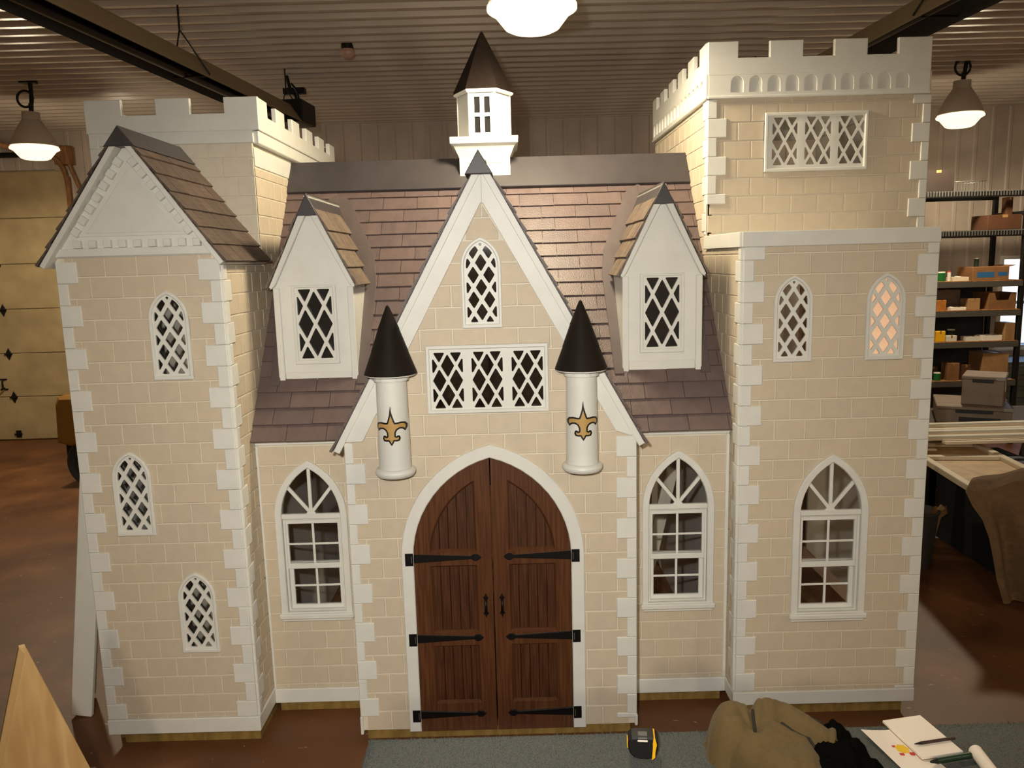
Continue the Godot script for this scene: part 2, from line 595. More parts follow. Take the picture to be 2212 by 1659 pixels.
# ------------------------------------------------------------------ castle pieces
func bricks(wall: Node3D, outline: PackedVector2Array, y0: float, rh: float, bw: float, phase: float, holes: Array, z := 0.0, stone := "stone_") -> void:
	var b := bounds(outline)
	var joint := 0.0065
	for k in range(floori((b.position.y - y0) / rh) - 1, ceili((b.end.y - y0) / rh) + 1):
		var ya := y0 + k * rh + joint * 0.5
		var yb := y0 + (k + 1) * rh - joint * 0.5
		if yb < b.position.y + 0.006 or ya > b.end.y - 0.006:
			continue
		var ph := phase + (bw * 0.5 if posmod(k, 2) == 1 else 0.0)
		for i in range(floori((b.position.x - ph) / bw) - 1, ceili((b.end.x - ph) / bw) + 1):
			var xa := ph + i * bw + joint * 0.5
			var xb := ph + (i + 1) * bw - joint * 0.5
			if xb < b.position.x + 0.005 or xa > b.end.x - 0.005:
				continue
			var full := rect(xa, ya, xb, yb)
			for p in pieces(full, outline, holes):
				var a := area(p)
				if a < 0.0002:
					continue
				var m: Material = M[stone + str(rng.randi() % 4)]
				if absf(a - (xb - xa) * (yb - ya)) < 1e-6:
					var key := "%.4f %.4f" % [rh, bw]
					if not brick_meshes.has(key):
						var s := MB.new()
						s.prism(rect(-(xb - xa) * 0.5, -(yb - ya) * 0.5, (xb - xa) * 0.5, (yb - ya) * 0.5), -0.002, 0.0045, 0.002, false)
						brick_meshes[key] = s.mesh()
					part_mesh("brick", brick_meshes[key], m, wall, Transform3D(Basis.IDENTITY, V((xa + xb) * 0.5, (ya + yb) * 0.5, z)))
				else:
					var s := MB.new()
					var c := bounds(p).get_center()
					var l := PackedVector2Array()
					for q in p:
						l.append(q - c)
					s.prism(l, -0.002, 0.0045, 0.0018, false)
					part("brick", s, m, wall, Transform3D(Basis.IDENTITY, V(c.x, c.y, z)))

func quoins(wall: Node3D, edge: float, dir: float, top: float, bottom: float, wide_first: bool, wide := 0.092, narrow := 0.05, h := 0.0965, ytop := 99.0) -> void:
	var k := 0
	var y := top
	while y > bottom + 0.01:
		var w := wide if (k % 2 == 0) == wide_first else narrow
		var lo := maxf(y - h, bottom)
		var hi := minf(y, ytop)
		if hi > lo + 0.012:
			var m := MB.new()
			m.prism(rect(minf(edge, edge + dir * w), lo + 0.0008, maxf(edge, edge + dir * w), hi - 0.0008), 0.0, 0.0115, 0.003, false)
			part("quoin", m, M.white_trim, wall)
		y -= h
		k += 1

func lattice(poly: PackedVector2Array, cx: float, cy: float, ha: float, hb: float, bar: float, z0: float, z1: float) -> MB:
	var m := MB.new()
	var b := bounds(poly)
	for j in range(floori((b.position.y - cy) / hb) - 1, ceili((b.end.y - cy) / hb) + 2):
		for i in range(floori((b.position.x - cx) / ha) - 1, ceili((b.end.x - cx) / ha) + 2):
			if posmod(i + j, 2) != 0:
				continue
			var c := Vector2(cx + i * ha, cy + j * hb)
			for p in meet(pv([c.x - ha, c.y, c.x, c.y - hb, c.x + ha, c.y, c.x, c.y + hb]), poly):
				if area(p) < 1e-6:
					continue
				var cell := MB.ccw(p)
				var hole := offset(cell, -(bar * 0.5 + 0.004))
				if not hole.is_empty() and area(hole) > 2e-6:
					hole = offset(hole, 0.004)
				if hole.is_empty() or area(hole) < 1.6e-5:
					m.prism(cell, z0, z1)
					continue
				var o := Vector2.ZERO
				for q in hole:
					o += q
				o /= hole.size()
				var an := []
				for src in [cell, hole]:
					for q in src:
						an.append((q - o).angle())
				an.sort()
				var oc := []
				var oh := []
				for a in an:
					oc.append(cast(cell, o, a))
					oh.append(cast(hole, o, a))
				for k in an.size():
					var l := (k + 1) % an.size()
					var c0: Vector2 = oc[k]
					var c1: Vector2 = oc[l]
					var h0: Vector2 = oh[k]
					var h1: Vector2 = oh[l]
					m.q(V(h0.x, h0.y, z1), V(c0.x, c0.y, z1), V(c1.x, c1.y, z1), V(h1.x, h1.y, z1))
					m.q(V(h1.x, h1.y, z0), V(c1.x, c1.y, z0), V(c0.x, c0.y, z0), V(h0.x, h0.y, z0))
					m.q(V(h1.x, h1.y, z0), V(h0.x, h0.y, z0), V(h0.x, h0.y, z1), V(h1.x, h1.y, z1))
	return m

func cast(p: PackedVector2Array, o: Vector2, a: float) -> Vector2:
	var d := Vector2(cos(a), sin(a))
	var best := 1e9
	for i in p.size():
		var u := p[i] - o
		var e := p[(i + 1) % p.size()] - p[i]
		var den := d.cross(e)
		if absf(den) < 1e-12:
			continue
		var t := u.cross(e) / den
		var s := u.cross(d) / den
		if t > 1e-7 and s > -1e-4 and s < 1.0001 and t < best:
			best = t
	return o + d * (best if best < 1e8 else 0.0)

func lancet_outer(xc: float, yb: float) -> PackedVector2Array:
	return arch(xc, yb, yb + 0.277, 0.09, 0.132)

func lancet_inner(xc: float, yb: float) -> PackedVector2Array:
	return arch(xc, yb + 0.019, yb + 0.277, 0.074, 0.116)

func lancet(parent: Node, xc: float, yb: float, z: float, added_glow := false) -> void:
	var m := MB.new()
	m.ring(lancet_outer(xc, yb), lancet_inner(xc, yb), z - 0.018, z + 0.016, 0.004)
	var w := part("window", m, M.white_trim, parent)
	part("lattice", lattice(lancet_inner(xc, yb), xc, yb + 0.072, 0.035, 0.0545, 0.016, z - 0.003, z + 0.007), M.white_trim, w)
	var g := MB.new()
	g.prism(lancet_inner(xc, yb), z - 0.014, z - 0.011)
	var p := part("pane", g, M.glow_painted_pane if added_glow else M.glass, w)
	if added_glow:
		p.set_meta("label", "peach pane with added glow standing in for light seen in it")

func grid_window(parent: Node, x0: float, x1: float, y0: float, y1: float, opens: Array, z: float, ha: float, hb: float, cy: float, bar: float) -> void:
	var m := MB.new()
	var holes := []
	for o in opens:
		holes.append(rect(o[0], o[2], o[1], o[3]))
	m = plate(rect(x0, y0, x1, y1), holes, z - 0.018, z + 0.008, 0.013)
	var w := part("window", m, M.white_trim, parent)
	var r := MB.new()
	r.ring(rect(x0, y0, x1, y1), MB.inset(rect(x0, y0, x1, y1), 0.018), z - 0.018, z + 0.018, 0.004)
	part("frame", r, M.white_trim, w)
	for o in opens:
		part("lattice", lattice(rect(o[0], o[2], o[1], o[3]), (o[0] + o[1]) * 0.5, cy + hb, ha, hb, bar, z - 0.003, z + 0.0075), M.white_trim, w)
		var g := MB.new()
		g.box(V(o[0], o[2], z - 0.014), V(o[1], o[3], z - 0.011))
		part("pane", g, M.glass, w)

func sash_hole(xc: float, yb: float) -> PackedVector2Array:
	return arch(xc, yb + 0.035, yb + 0.548, 0.147, 0.290)

func sash_window(parent: Node, xc: float, yb: float, z: float) -> void:
	var ys := yb + 0.548
	var m := MB.new()
	m.ring(arch(xc, yb + 0.03, ys, 0.1815, 0.324), arch(xc, yb + 0.045, ys, 0.147, 0.290), z - 0.01, z + 0.02, 0.004)
	var w := part("window", m, M.white_trim, parent)
	var s := MB.new()
	s.box(V(xc - 0.190, yb + 0.012, z), V(xc + 0.190, yb + 0.040, z + 0.034), 0.006)
	s.box(V(xc - 0.180, yb - 0.004, z), V(xc + 0.180, yb + 0.014, z + 0.022), 0.005)
	part("sill", s, M.white_trim, w)
	var t := MB.new()
	t.box(V(xc - 0.147, ys - 0.012, z - 0.008), V(xc + 0.147, ys + 0.014, z + 0.012), 0.003)
	part("transom", t, M.white_trim, w)
	# fan bars of the arched light
	var inner := arch(xc, ys + 0.012, ys + 0.0121, 0.147, 0.290)
	var hub := Vector2(xc, ys + 0.015)
	var f := MB.new()
	for a in [PI * 0.5, PI * 0.285, PI * 0.715]:
		var d := Vector2(cos(a), sin(a))
		var n := Vector2(-d.y, d.x) * 0.0085
		for p in meet(MB.ccw(PackedVector2Array([hub - n, hub + n, hub + n + d * 0.4, hub - n + d * 0.4])), inner):
			f.prism(p, z - 0.006, z + 0.006 if a == PI * 0.5 else z + 0.0055, 0.002)
	f.prism(pv([xc - 0.026, ys + 0.012, xc + 0.026, ys + 0.012, xc, ys + 0.045]), z - 0.006, z + 0.005, 0.001)
	part("fan_bar", f, M.white_trim, w)
	var g := MB.new()
	g.prism(inner, z - 0.006, z - 0.003)
	part("pane", g, M.glass, w)
	# jamb liner and the two sashes
	var j := MB.new()
	j.ring(rect(xc - 0.148, yb + 0.045, xc + 0.148, ys - 0.01), rect(xc - 0.136, yb + 0.05, xc + 0.136, ys - 0.022), z - 0.045, z - 0.002, 0.002)
	part("jamb", j, M.white_trim, w)
	for e in [[yb + 0.268, ys - 0.018, z - 0.008, 0.012, 0.135], [yb + 0.040, yb + 0.300, z - 0.026, 0.021, 0.135]]:
		var a: float = e[0]
		var c: float = e[1]
		var zz: float = e[2]
		var u := MB.new()
		u.ring(rect(xc - 0.137, a, xc + 0.137, c), rect(xc - 0.137 + e[3], a + 0.028, xc + 0.137 - e[3], c - 0.024), zz - 0.016, zz, 0.002)
		part("sash", u, M.white_trim, w)
		var h := MB.new()
		h.box(V(xc - 0.137 + e[3], a + 0.028, zz - 0.011), V(xc + 0.137 - e[3], c - 0.024, zz - 0.008))
		part("pane", h, M.glass, w)
		var k := MB.new()
		k.box(V(xc - 0.006, a + 0.028, zz - 0.007), V(xc + 0.006, c - 0.024, zz - 0.002), 0.001)
		k.box(V(xc - 0.137 + e[3], (a + c) * 0.5 - 0.0052, zz - 0.007), V(xc + 0.137 - e[3], (a + c) * 0.5 + 0.0052, zz - 0.0025), 0.001)
		part("muntin", k, M.white_trim, w)

func shingles(roof: Node3D, x0: float, x1: float, s0: float, s1: float, expo: float, wid: float, kind: String, skip: Array, thick := 0.012, called := "shingle") -> void:
	var shared := {}
	var k := 0
	var s := s0
	while s < s1 - 0.01:
		var length := minf(expo + 0.03, s1 - s)
		var x := x0 - (wid * 0.5 if k % 2 == 1 else wid * 0.12)
		while x < x1 - 0.004:
			var xa := maxf(x, x0)
			var xb := minf(x + wid, x1)
			x += wid
			if xb - xa < 0.012:
				continue
			var hidden := false
			for h in skip:
				if meetsall(rect(xa, s, xb, s + expo), h):
					hidden = true
			if hidden:
				continue
			var key := "%.3f %.3f" % [xb - xa, length]
			if not shared.has(key):
				var m := MB.new()
				var hw := (xb - xa) * 0.5 - 0.0012
				var p := [V(-hw, 0, 0.004), V(hw, 0, 0.004), V(hw, length, 0), V(-hw, length, 0), V(-hw, 0, 0.004 + thick), V(hw, 0, 0.004 + thick), V(hw, length, 0.005), V(-hw, length, 0.005)]
				m.q(p[4], p[5], p[6], p[7])
				m.q(p[0], p[1], p[5], p[4])
				m.q(p[1], p[2], p[6], p[5])
				m.q(p[3], p[0], p[4], p[7])
				m.q(p[2], p[3], p[7], p[6])
				shared[key] = m.mesh()
			part_mesh(called, shared[key], M["%s_%d" % [kind, rng.randi() % 4]], roof, Transform3D(Basis(Vector3.RIGHT, rng.randf_range(-0.006, 0.006)), V((xa + xb) * 0.5, s + rng.randf_range(-0.0015, 0.0015), rng.randf_range(0.0, 0.001))))
		s += expo
		k += 1

func meetsall(a: PackedVector2Array, b: PackedVector2Array) -> bool:
	for q in a:
		if not Geometry2D.is_point_in_polygon(q, b):
			return false
	return true

func frame(o: Vector3, x: Vector3, y: Vector3) -> Transform3D:
	return Transform3D(Basis(x.normalized(), y.normalized(), x.normalized().cross(y.normalized())), o)

func battlement(x0: float, x1: float, y0: float, yn: float, yt: float, cuts: Array) -> PackedVector2Array:
	var o := pv([x0, y0, x1, y0, x1, yt])
	var c := cuts.duplicate()
	c.reverse()
	for e in c:
		o.append_array(pv([e[1], yt, e[1], yn, e[0], yn, e[0], yt]))
	o.append(Vector2(x0, yt))
	return o

func even_cuts(x0: float, x1: float, units: int) -> Array:
	var o := []
	var u := (x1 - x0) / units
	for k in range(1, units, 2):
		o.append([x0 + k * u, x0 + (k + 1) * u])
	return o

func gable_roof(parent: Node, xc: float, half: float, y_eave: float, y_apex: float, z_front: float, z_back: float, thick: float, kind: String, expo: float, wid: float, s_top: float, cover: float, white: Material) -> void:
	# two slopes meeting over xc; each is a deck with its shingles
	for side in [1, -1]:
		var run := half
		var rise := y_apex - y_eave
		var len := sqrt(run * run + rise * rise)
		var x := frame(V(xc + side * half, y_eave, z_front if side > 0 else z_back), V(0, 0, -side), V(-side * run, rise, 0))
		var m := MB.new()
		m.box(V(0, 0, -thick), V(z_front - z_back, len, 0), 0.002)
		var r := part("roof", m, white, parent, x)
		var l := z_front - z_back
		bx("underlay", V(0.003, 0.003, 0.0005), V(l - 0.003, len - 0.01, 0.003), M.dark_panel, r, 0.0)
		shingles(r, (0.0 if side > 0 else maxf(l - cover, 0.0)) - (0.004 if side > 0 else 0.0), (minf(cover, l) if side > 0 else l) + (0.0 if side > 0 else 0.004), -0.008, s_top, expo, wid, kind, [], 0.013)

func ridge_cap(parent: Node, xc: float, half: float, y0: float, y1: float, z_front: float, z_back: float) -> void:
	var m := MB.new()
	m.prism(pv([xc - half, y0, xc + half, y0, xc, y1]), z_back, z_front, 0.003)
	part("ridge_cap", m, M.slate_cap, parent)

func settle(t: Node3D, at: Vector3) -> void:  # put a thing's own origin at its base without moving its parts
	for c in t.get_children():
		c.position -= at
	t.position += at

func castle_tower_gabled() -> void:
	var t := thing("castle_tower", "tall narrow playhouse tower with brown shingled gable roof and three staggered lattice windows", "playhouse tower")
	var XL := -1.971
	var XR := -1.243
	var wins := [[-1.4925, 1.8065], [-1.734, 1.0745], [-1.485, 0.4825]]
	var holes := []
	var outs := []
	for w in wins:
		holes.append(lancet_inner(w[0], w[1]))
		outs.append(MB.inset(lancet_outer(w[0], w[1]), 0.003))
	var fr := rect(XL, 0.065, XR, 2.37)
	var wall := part("front_wall", plate(fr, holes, -0.02, 0.0), M.joint_cream, t)
	bricks(wall, rect(XL + 0.04, 0.143, XR - 0.04, 2.37), 0.167, 0.0959, 0.1407, -1.756, outs)
	quoins(wall, XL, 1.0, 2.346, 0.143, true, 0.094, 0.047)
	quoins(wall, XR, -1.0, 2.346, 0.143, true, 0.099, 0.05)
	for w in wins:
		lancet(t, w[0], w[1], 0.0)
	# right side wall, running back to the taller rear part
	var x := frame(V(XR, 0, 0), V(0, 0, -1), Vector3.UP)
	var side := part("side_wall", plate(pv([0.02, 0.065, 2.32, 0.065, 2.32, 2.98, 0.587, 2.98, 0.587, 2.36, 0.02, 2.36]), [], -0.02, 0.0), M.joint_cream, t, x)
	bricks(side, pv([0.03, 0.143, 0.252, 0.143, 0.252, 1.44, 1.24, 2.80, 0.587, 2.80, 0.587, 2.31, 0.03, 2.31]), 0.167, 0.0959, 0.1407, 0.04, [])
	quoins(side, 0.0, 1.0, 2.346, 0.143, false, 0.085, 0.042)
	var fz := MB.new()
	fz.box(V(0.587, 2.81, 0.0), V(1.4, 2.90, 0.006), 0.002)
	part("frieze", fz, M.white_trim, side)
	bx("base_board", V(XL - 0.004, 0.065, -0.01), V(XR + 0.012, 0.141, 0.014), M.white_trim, t)
	var sb := MB.new()
	sb.box(V(0.0, 0.065, 0.0), V(0.2525, 0.141, 0.012), 0.003)
	part("base_board", sb, M.white_trim, t, x)
	bx("side_wall", V(XL, 0.065, -0.587), V(XL + 0.018, 2.36, -0.0205), M.white_trim, t)
	bx("skid", V(-1.915, 0.0, -0.06), V(-1.246, 0.066, -0.02), M.green_lumber, t)
	bx("skid", V(-1.286, 0.0, -2.2), V(-1.247, 0.066, -0.061), M.green_lumber, t)
	bx("skid", V(-1.96, 0.0, -2.2), V(-1.92, 0.066, -0.061), M.green_lumber, t)
	# pediment: white board, dentils, raised inner triangle
	var XC := -1.6085
	var pd := MB.new()
	pd.prism(pv([XL + 0.002, 2.362, XR - 0.002, 2.362, XC, 2.845]), -0.018, 0.012, 0.002)
	var ped := part("pediment", pd, M.white_trim, t)
	bx("pediment_rail", V(XL + 0.01, 2.366, 0.0), V(XR - 0.01, 2.402, 0.026), M.white_trim, ped)
	var inner := MB.new()
	inner.prism(pv([-1.852, 2.452, -1.362, 2.452, -1.607, 2.772]), 0.0, 0.016, 0.002)
	part("pediment_panel", inner, M.white_trim, ped)
	var core := MB.new()
	core.prism(pv([-1.815, 2.466, -1.398, 2.466, -1.607, 2.736]), 0.0, 0.0185, 0.002)
	part("pediment_panel", core, M.white_trim, ped)
	for k in 9:
		var dx := -1.852 + k * 0.0655
		bx("dentil", V(dx - 0.016, 2.403, 0.0), V(dx + 0.016, 2.436, 0.034), M.white_trim, ped, 0.002)
	for s in [-1, 1]:
		for k in 7:
			var u := k / 6.0
			var px: float = XC + s * lerpf(0.246, 0.032, u)
			var py := lerpf(2.473, 2.765, u)
			var dm := MB.new()
			dm.box(V(-0.017, -0.017, 0.0), V(0.017, 0.017, 0.032), 0.002)
			part("dentil", dm, M.white_trim, ped, Transform3D(Basis(Vector3.BACK, s * -0.94), V(px, py, 0.0)))
	gable_roof(t, XC, 0.402, 2.330, 2.892, 0.062, -0.587, 0.022, "wood_shingle", 0.0935, 0.108, 0.63, 0.66, M.white_trim)
	ridge_cap(t, XC, 0.068, 2.825, 2.912, 0.068, -0.587)
	# taller rear part with battlements
	var zb := -0.587
	var B0 := -2.062
	var up := part("upper_wall", plate(rect(B0, 0.07, XR - 0.02, 2.98), [], -0.02, 0.0), M.joint_cream, t, Transform3D(Basis.IDENTITY, V(0, 0, zb)))
	bricks(up, pv([-1.63, 2.88, -1.19 - 0.09, 2.27, XR - 0.002, 2.27, XR - 0.002, 2.925, B0, 2.925, B0, 2.6, -1.85, 2.6]), 0.167, 0.0959, 0.1407, -1.756, [], 0.0, "pale_stone_")
	for k in 3:
		bx("corner_block", V(B0 - 0.004, 2.72 + k * 0.0965 - (0.0 if k else 0.3), zb), V(B0 + (0.09 if k == 1 else 0.045), 2.816 + k * 0.0965, zb + 0.011), M.white_trim, up).position -= V(0, 0, zb)
	bx("band_board", V(B0 + 0.01, 2.925, zb), V(XR + 0.008, 2.990, zb + 0.010), M.white_trim, t)
	var cr := MB.new()
	cr.prism(battlement(-2.072, -1.2005, 2.985, 3.070, 3.147, [[-1.885, -1.7155], [-1.5405, -1.371]]), zb - 0.006, zb + 0.014, 0.003)
	part("battlement", cr, M.white_trim, t)
	var bx_side := frame(V(-1.2038, 0, zb + 0.014), V(0, 0, -1), Vector3.UP)
	var cs := MB.new()
	cs.prism(battlement(0.003, 1.752, 2.985, 3.070, 3.147, even_cuts(0.003, 1.752, 11)), -0.022, 0.003, 0.003)
	part("battlement", cs, M.white_trim, t, bx_side)
	var c2 := MB.new()
	c2.box(V(0.016, 2.920, -0.038), V(1.75, 2.985, -0.006), 0.004)
	part("band_board", c2, M.white_trim, t, bx_side)
	var back := MB.new()
	back.prism(battlement(-2.07, -1.225, 2.9, 3.070, 3.147, even_cuts(-2.07, -1.225, 5)), -2.32, -2.30, 0.003)
	part("battlement", back, M.white_trim, t)
	var ls := MB.new()
	ls.prism(battlement(0.03, 1.73, 2.985, 3.070, 3.147, even_cuts(0.03, 1.73, 11)), -0.02, 0.0, 0.003)
	part("battlement", ls, M.white_trim, t, frame(V(-2.048, 0, zb), V(0, 0, -1), Vector3.UP))
	bx("side_wall", V(B0, 0.07, -2.30), V(B0 + 0.018, 2.98, zb - 0.021), M.white_trim, t)
	bx("back_wall", V(B0, 0.07, -2.319), V(XR - 0.021, 2.9, -2.301), M.white_trim, t)
	bx("roof_deck", V(B0 + 0.02, 2.86, -2.298), V(XR - 0.022, 2.88, zb - 0.022), M.raw_wood, t)
	settle(t, V(-1.61, 0, -0.3))

func niche(x: float, y: float, w: float, h: float) -> PackedVector2Array:
	var o := pv([x - w, y, x + w, y])
	for k in 9:
		var a := PI * k / 8.0
		o.append(Vector2(x + w * cos(a), y + h - w + w * sin(a)))
	return o

func castle_tower_battlement() -> void:
	var t := thing("castle_tower", "large playhouse tower with white battlements, a triple lattice window and a sash window", "playhouse tower")
	var X0 := 1.112
	var X1 := 2.006
	var zf := -0.098
	var front := Transform3D(Basis.IDENTITY, V(0, 0, zf))
	var wins := [[1.3465, 1.799], [1.774, 1.7985]]
	var holes := [sash_hole(1.556, 0.513)]
	var outs := [MB.inset(arch(1.556, 0.515, 1.061, 0.1815, 0.324), 0.004)]
	for w in wins:
		holes.append(lancet_inner(w[0], w[1]))
		outs.append(MB.inset(lancet_outer(w[0], w[1]), 0.003))
	var wall := part("front_wall", plate(rect(X0, 0.068, X1, 2.40), holes, -0.02, 0.0), M.joint_cream, t, front)
	bricks(wall, rect(X0 + 0.04, 0.135, X1 - 0.04, 2.336), 0.1607, 0.0973, 0.1455, 1.347, outs)
	quoins(wall, X0, 1.0, 2.37, 0.135, true, 0.098, 0.048, 0.0968, 2.333)
	quoins(wall, X1, -1.0, 2.38, 0.135, false, 0.097, 0.054, 0.0968, 2.333)
	var wf := Node3D.new()
	for k in 2:
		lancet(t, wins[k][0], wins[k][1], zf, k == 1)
	wf.free()
	sash_window(t, 1.556, 0.513, zf)
	bx("top_band", V(X0 - 0.008, 2.333, zf - 0.01), V(X1 + 0.004, 2.403, zf + 0.013), M.white_trim, t)
	bx("base_board", V(X0 - 0.010, 0.068, zf - 0.01), V(X1 + 0.004, 0.137, zf + 0.013), M.white_trim, t)
	bx("skid", V(1.13, 0, zf - 0.06), V(1.965, 0.068, zf - 0.02), M.green_lumber, t)
	bx("skid", V(1.13, 0, -2.2), V(1.17, 0.068, zf - 0.061), M.green_lumber, t)
	bx("skid", V(1.925, 0, -2.2), V(1.965, 0.068, zf - 0.061), M.green_lumber, t)
	# left side wall
	var zo := -2.24
	var x := frame(V(X0, 0, zo), V(0, 0, 1), Vector3.UP)
	var f := zf - zo
	var u := -0.751 - zo
	var side := part("side_wall", plate(pv([0, 0.068, f - 0.02, 0.068, f - 0.02, 2.40, u, 2.40, u, 3.2, 0, 3.2]), [], -0.02, 0.0), M.joint_cream, t, x)
	bricks(side, pv([f - 0.03, 0.135, -0.2525 - zo + 0.003, 0.135, -0.2525 - zo + 0.003, 1.44, -1.281 - zo, 2.84, 0, 2.84, 0, 3.09, u - 0.03, 3.09, u - 0.03, 2.328, f - 0.03, 2.328]), 0.1607, 0.0973, 0.1455, f - 0.1, [])
	quoins(side, f, -1.0, 2.37, 0.135, false, 0.085, 0.042, 0.0968, 2.333)
	quoins(side, u, -1.0, 3.105, 2.41, true, 0.085, 0.042, 0.0968)
	var tb := MB.new()
	tb.box(V(u - 0.01, 2.333, 0.0), V(f, 2.403, 0.018), 0.003)
	part("top_band", tb, M.white_trim, t, x)
	var sb := MB.new()
	sb.box(V(-0.25 - zo, 0.068, 0.0), V(f, 0.137, 0.010), 0.003)
	part("base_board", sb, M.white_trim, t, x)
	bx("side_wall", V(X1 - 0.018, 0.068, -0.73), V(X1, 2.40, zf - 0.021), M.white_trim, t)
	bx("roof_deck", V(X0 + 0.021, 2.385, -0.75), V(X1 - 0.02, 2.40, zf - 0.021), M.white_trim, t)
	# taller rear part
	var zu := -0.751
	var XU := 2.276
	var triple := [[1.440, 1.585, 2.757, 3.013], [1.612, 1.762, 2.757, 3.013], [1.789, 1.938, 2.757, 3.013]]
	var th := []
	for o in triple:
		th.append(rect(o[0], o[2], o[1], o[3]))
	var up := part("upper_wall", plate(rect(X0 - 0.008, 2.40, XU, 3.22), th, -0.02, 0.0, 0.05), M.joint_cream, t, Transform3D(Basis.IDENTITY, V(0, 0, zu)))
	bricks(up, rect(X0, 2.405, XU - 0.03, 3.108), 2.513, 0.095, 0.1445, 1.262, [rect(1.408, 2.733, 1.946, 3.028)])
	quoins(up, X0 - 0.008, 1.0, 3.105, 2.57, false, 0.100, 0.048, 0.0965)
	quoins(up, XU, -1.0, 3.058, 2.41, false, 0.094, 0.042, 0.0968)
	bx("quoin", V(XU - 0.094, 3.060, 0.0), V(XU, 3.105, 0.0115), M.white_trim, up)
	grid_window(t, 1.404, 1.949, 2.729, 3.031, triple, zu, 0.0367, 0.064, 2.885, 0.0125)
	var nf := []
	for k in 10:
		nf.append(niche(1.252 + k * 0.0959, 3.136, 0.034, 0.082))
	var band := part("niche_band", plate(rect(X0 - 0.006, 3.118, 2.256, 3.232), nf, 0.006, 0.020, 0.027), M.white_trim, t, Transform3D(Basis.IDENTITY, V(0, 0, zu)))
	band.set_meta("label", "white band cut with round-headed niches")
	bx("niche_back", V(X0 - 0.006, 3.112, zu), V(2.262, 3.235, zu + 0.008), M.white_trim, t, 0.001)
	bx("band_mould", V(X0 - 0.012, 3.106, zu), V(2.262, 3.120, zu + 0.026), M.white_trim, t, 0.003)
	var cr := MB.new()
	cr.prism(battlement(X0 - 0.012, 2.260, 3.222, 3.307, 3.388, [[1.2555, 1.419], [1.5915, 1.7535], [1.9255, 2.086]]), zu - 0.002, zu + 0.021, 0.003)
	part("battlement", cr, M.white_trim, t)
	var xs := frame(V(X0 - 0.010, 0, zo), V(0, 0, 1), Vector3.UP)
	var ns := []
	for k in 15:
		ns.append(niche(u - 0.085 - k * 0.0959, 3.136, 0.034, 0.082))
	part("niche_band", plate(rect(0.0, 3.118, u + 0.018, 3.232), ns, -0.004, 0.010, 0.027), M.white_trim, t, xs)
	var nb := MB.new()
	nb.box(V(0.0, 3.106, -0.008), V(u + 0.018, 3.232, -0.003))
	nb.box(V(0.0, 3.106, -0.008), V(u + 0.02, 3.120, 0.016), 0.003)
	part("niche_back", nb, M.white_trim, t, xs)
	var cs := MB.new()
	cs.prism(battlement(0.0, u + 0.0, 3.222, 3.307, 3.388, even_cuts(0.0, u, 11)), -0.012, 0.011, 0.003)
	part("battlement", cs, M.white_trim, t, xs)
	var rs := MB.new()
	rs.prism(battlement(0.02, u - 0.01, 3.1, 3.307, 3.388, even_cuts(0.02, u - 0.01, 11)), -0.02, 0.0, 0.003)
	part("battlement", rs, M.white_trim, t, frame(V(2.24, 0, zo), V(0, 0, 1), Vector3.UP))
	var bk := MB.new()
	bk.prism(battlement(X0 + 0.02, 2.25, 3.1, 3.307, 3.388, even_cuts(X0 + 0.02, 2.25, 7)), zo - 0.019, zo - 0.001, 0.003)
	part("battlement", bk, M.white_trim, t)
	bx("side_wall", V(XU - 0.02, 0.068, zo), V(XU - 0.002, 3.2, zu - 0.021), M.white_trim, t)
	bx("front_panel", V(X1 + 0.001, 0.068, zu - 0.02), V(XU - 0.021, 2.399, zu), M.white_trim, t)
	bx("floor_deck", V(X0 + 0.021, 0.05, -2.2), V(X1 - 0.02, 0.066, zf - 0.03), M.raw_wood, t)
	bx("post", V(XU - 0.1, 0.0, zo), V(XU - 0.03, 2.8, zo + 0.06), M.raw_wood, t)
	bx("back_wall", V(X0 + 0.021, 2.3, zo), V(XU - 0.101, 2.75, zo + 0.018), M.raw_wood, t)
	settle(t, V(1.65, 0, -0.4))

func fleur() -> PackedVector2Array:  # outline of the lily emblem, right half then mirrored; height 1 from foot to tip
	var half := [0.0, 1.0, 0.01, 0.88, 0.032, 0.79, 0.07, 0.667, 0.1, 0.585, 0.155, 0.585, 0.25, 0.6, 0.345, 0.58, 0.385, 0.51, 0.38, 0.44, 0.336, 0.364, 0.31, 0.395, 0.276, 0.426, 0.21, 0.434, 0.144, 0.395, 0.108, 0.326, 0.105, 0.245, 0.13, 0.228, 0.157, 0.256, 0.2, 0.248, 0.222, 0.186, 0.198, 0.124, 0.125, 0.109, 0.07, 0.116, 0.043, 0.062, 0.0, 0.0]
	var o := PackedVector2Array()
	for i in range(0, half.size(), 2):
		o.append(Vector2(half[i], half[i + 1]))
	for i in range(half.size() - 4, 2, -2):
		o.append(Vector2(-half[i], half[i + 1]))
	return MB.ccw(o)

func wrapped(poly: PackedVector2Array, r: float, y: float, lean: float, zc: float) -> MB:  # a thin film bent round a cylinder
	var m := MB.new()
	var b := bounds(poly)
	var x := b.position.x
	while x < b.end.x:
		var yy := b.position.y
		while yy < b.end.y:
			for p in meet(poly, rect(x, yy, x + 0.009, yy + 0.05)):
				var tr := Geometry2D.triangulate_polygon(p)
				for i in range(0, tr.size(), 3):
					var c := []
					for k in 3:
						var q: Vector2 = p[tr[i + k]]
						var rr := r - lean * (q.y + y)
						c.append(V(q.x, q.y + y, zc + sqrt(maxf(rr * rr - q.x * q.x, 1e-6))))
					if (Vector2(c[1].x, c[1].y) - Vector2(c[0].x, c[0].y)).cross(Vector2(c[2].x, c[2].y) - Vector2(c[0].x, c[0].y)) < 0.0:
						m.t(c[0], c[2], c[1])
					else:
						m.t(c[0], c[1], c[2])
			yy += 0.05
		x += 0.009
	return m

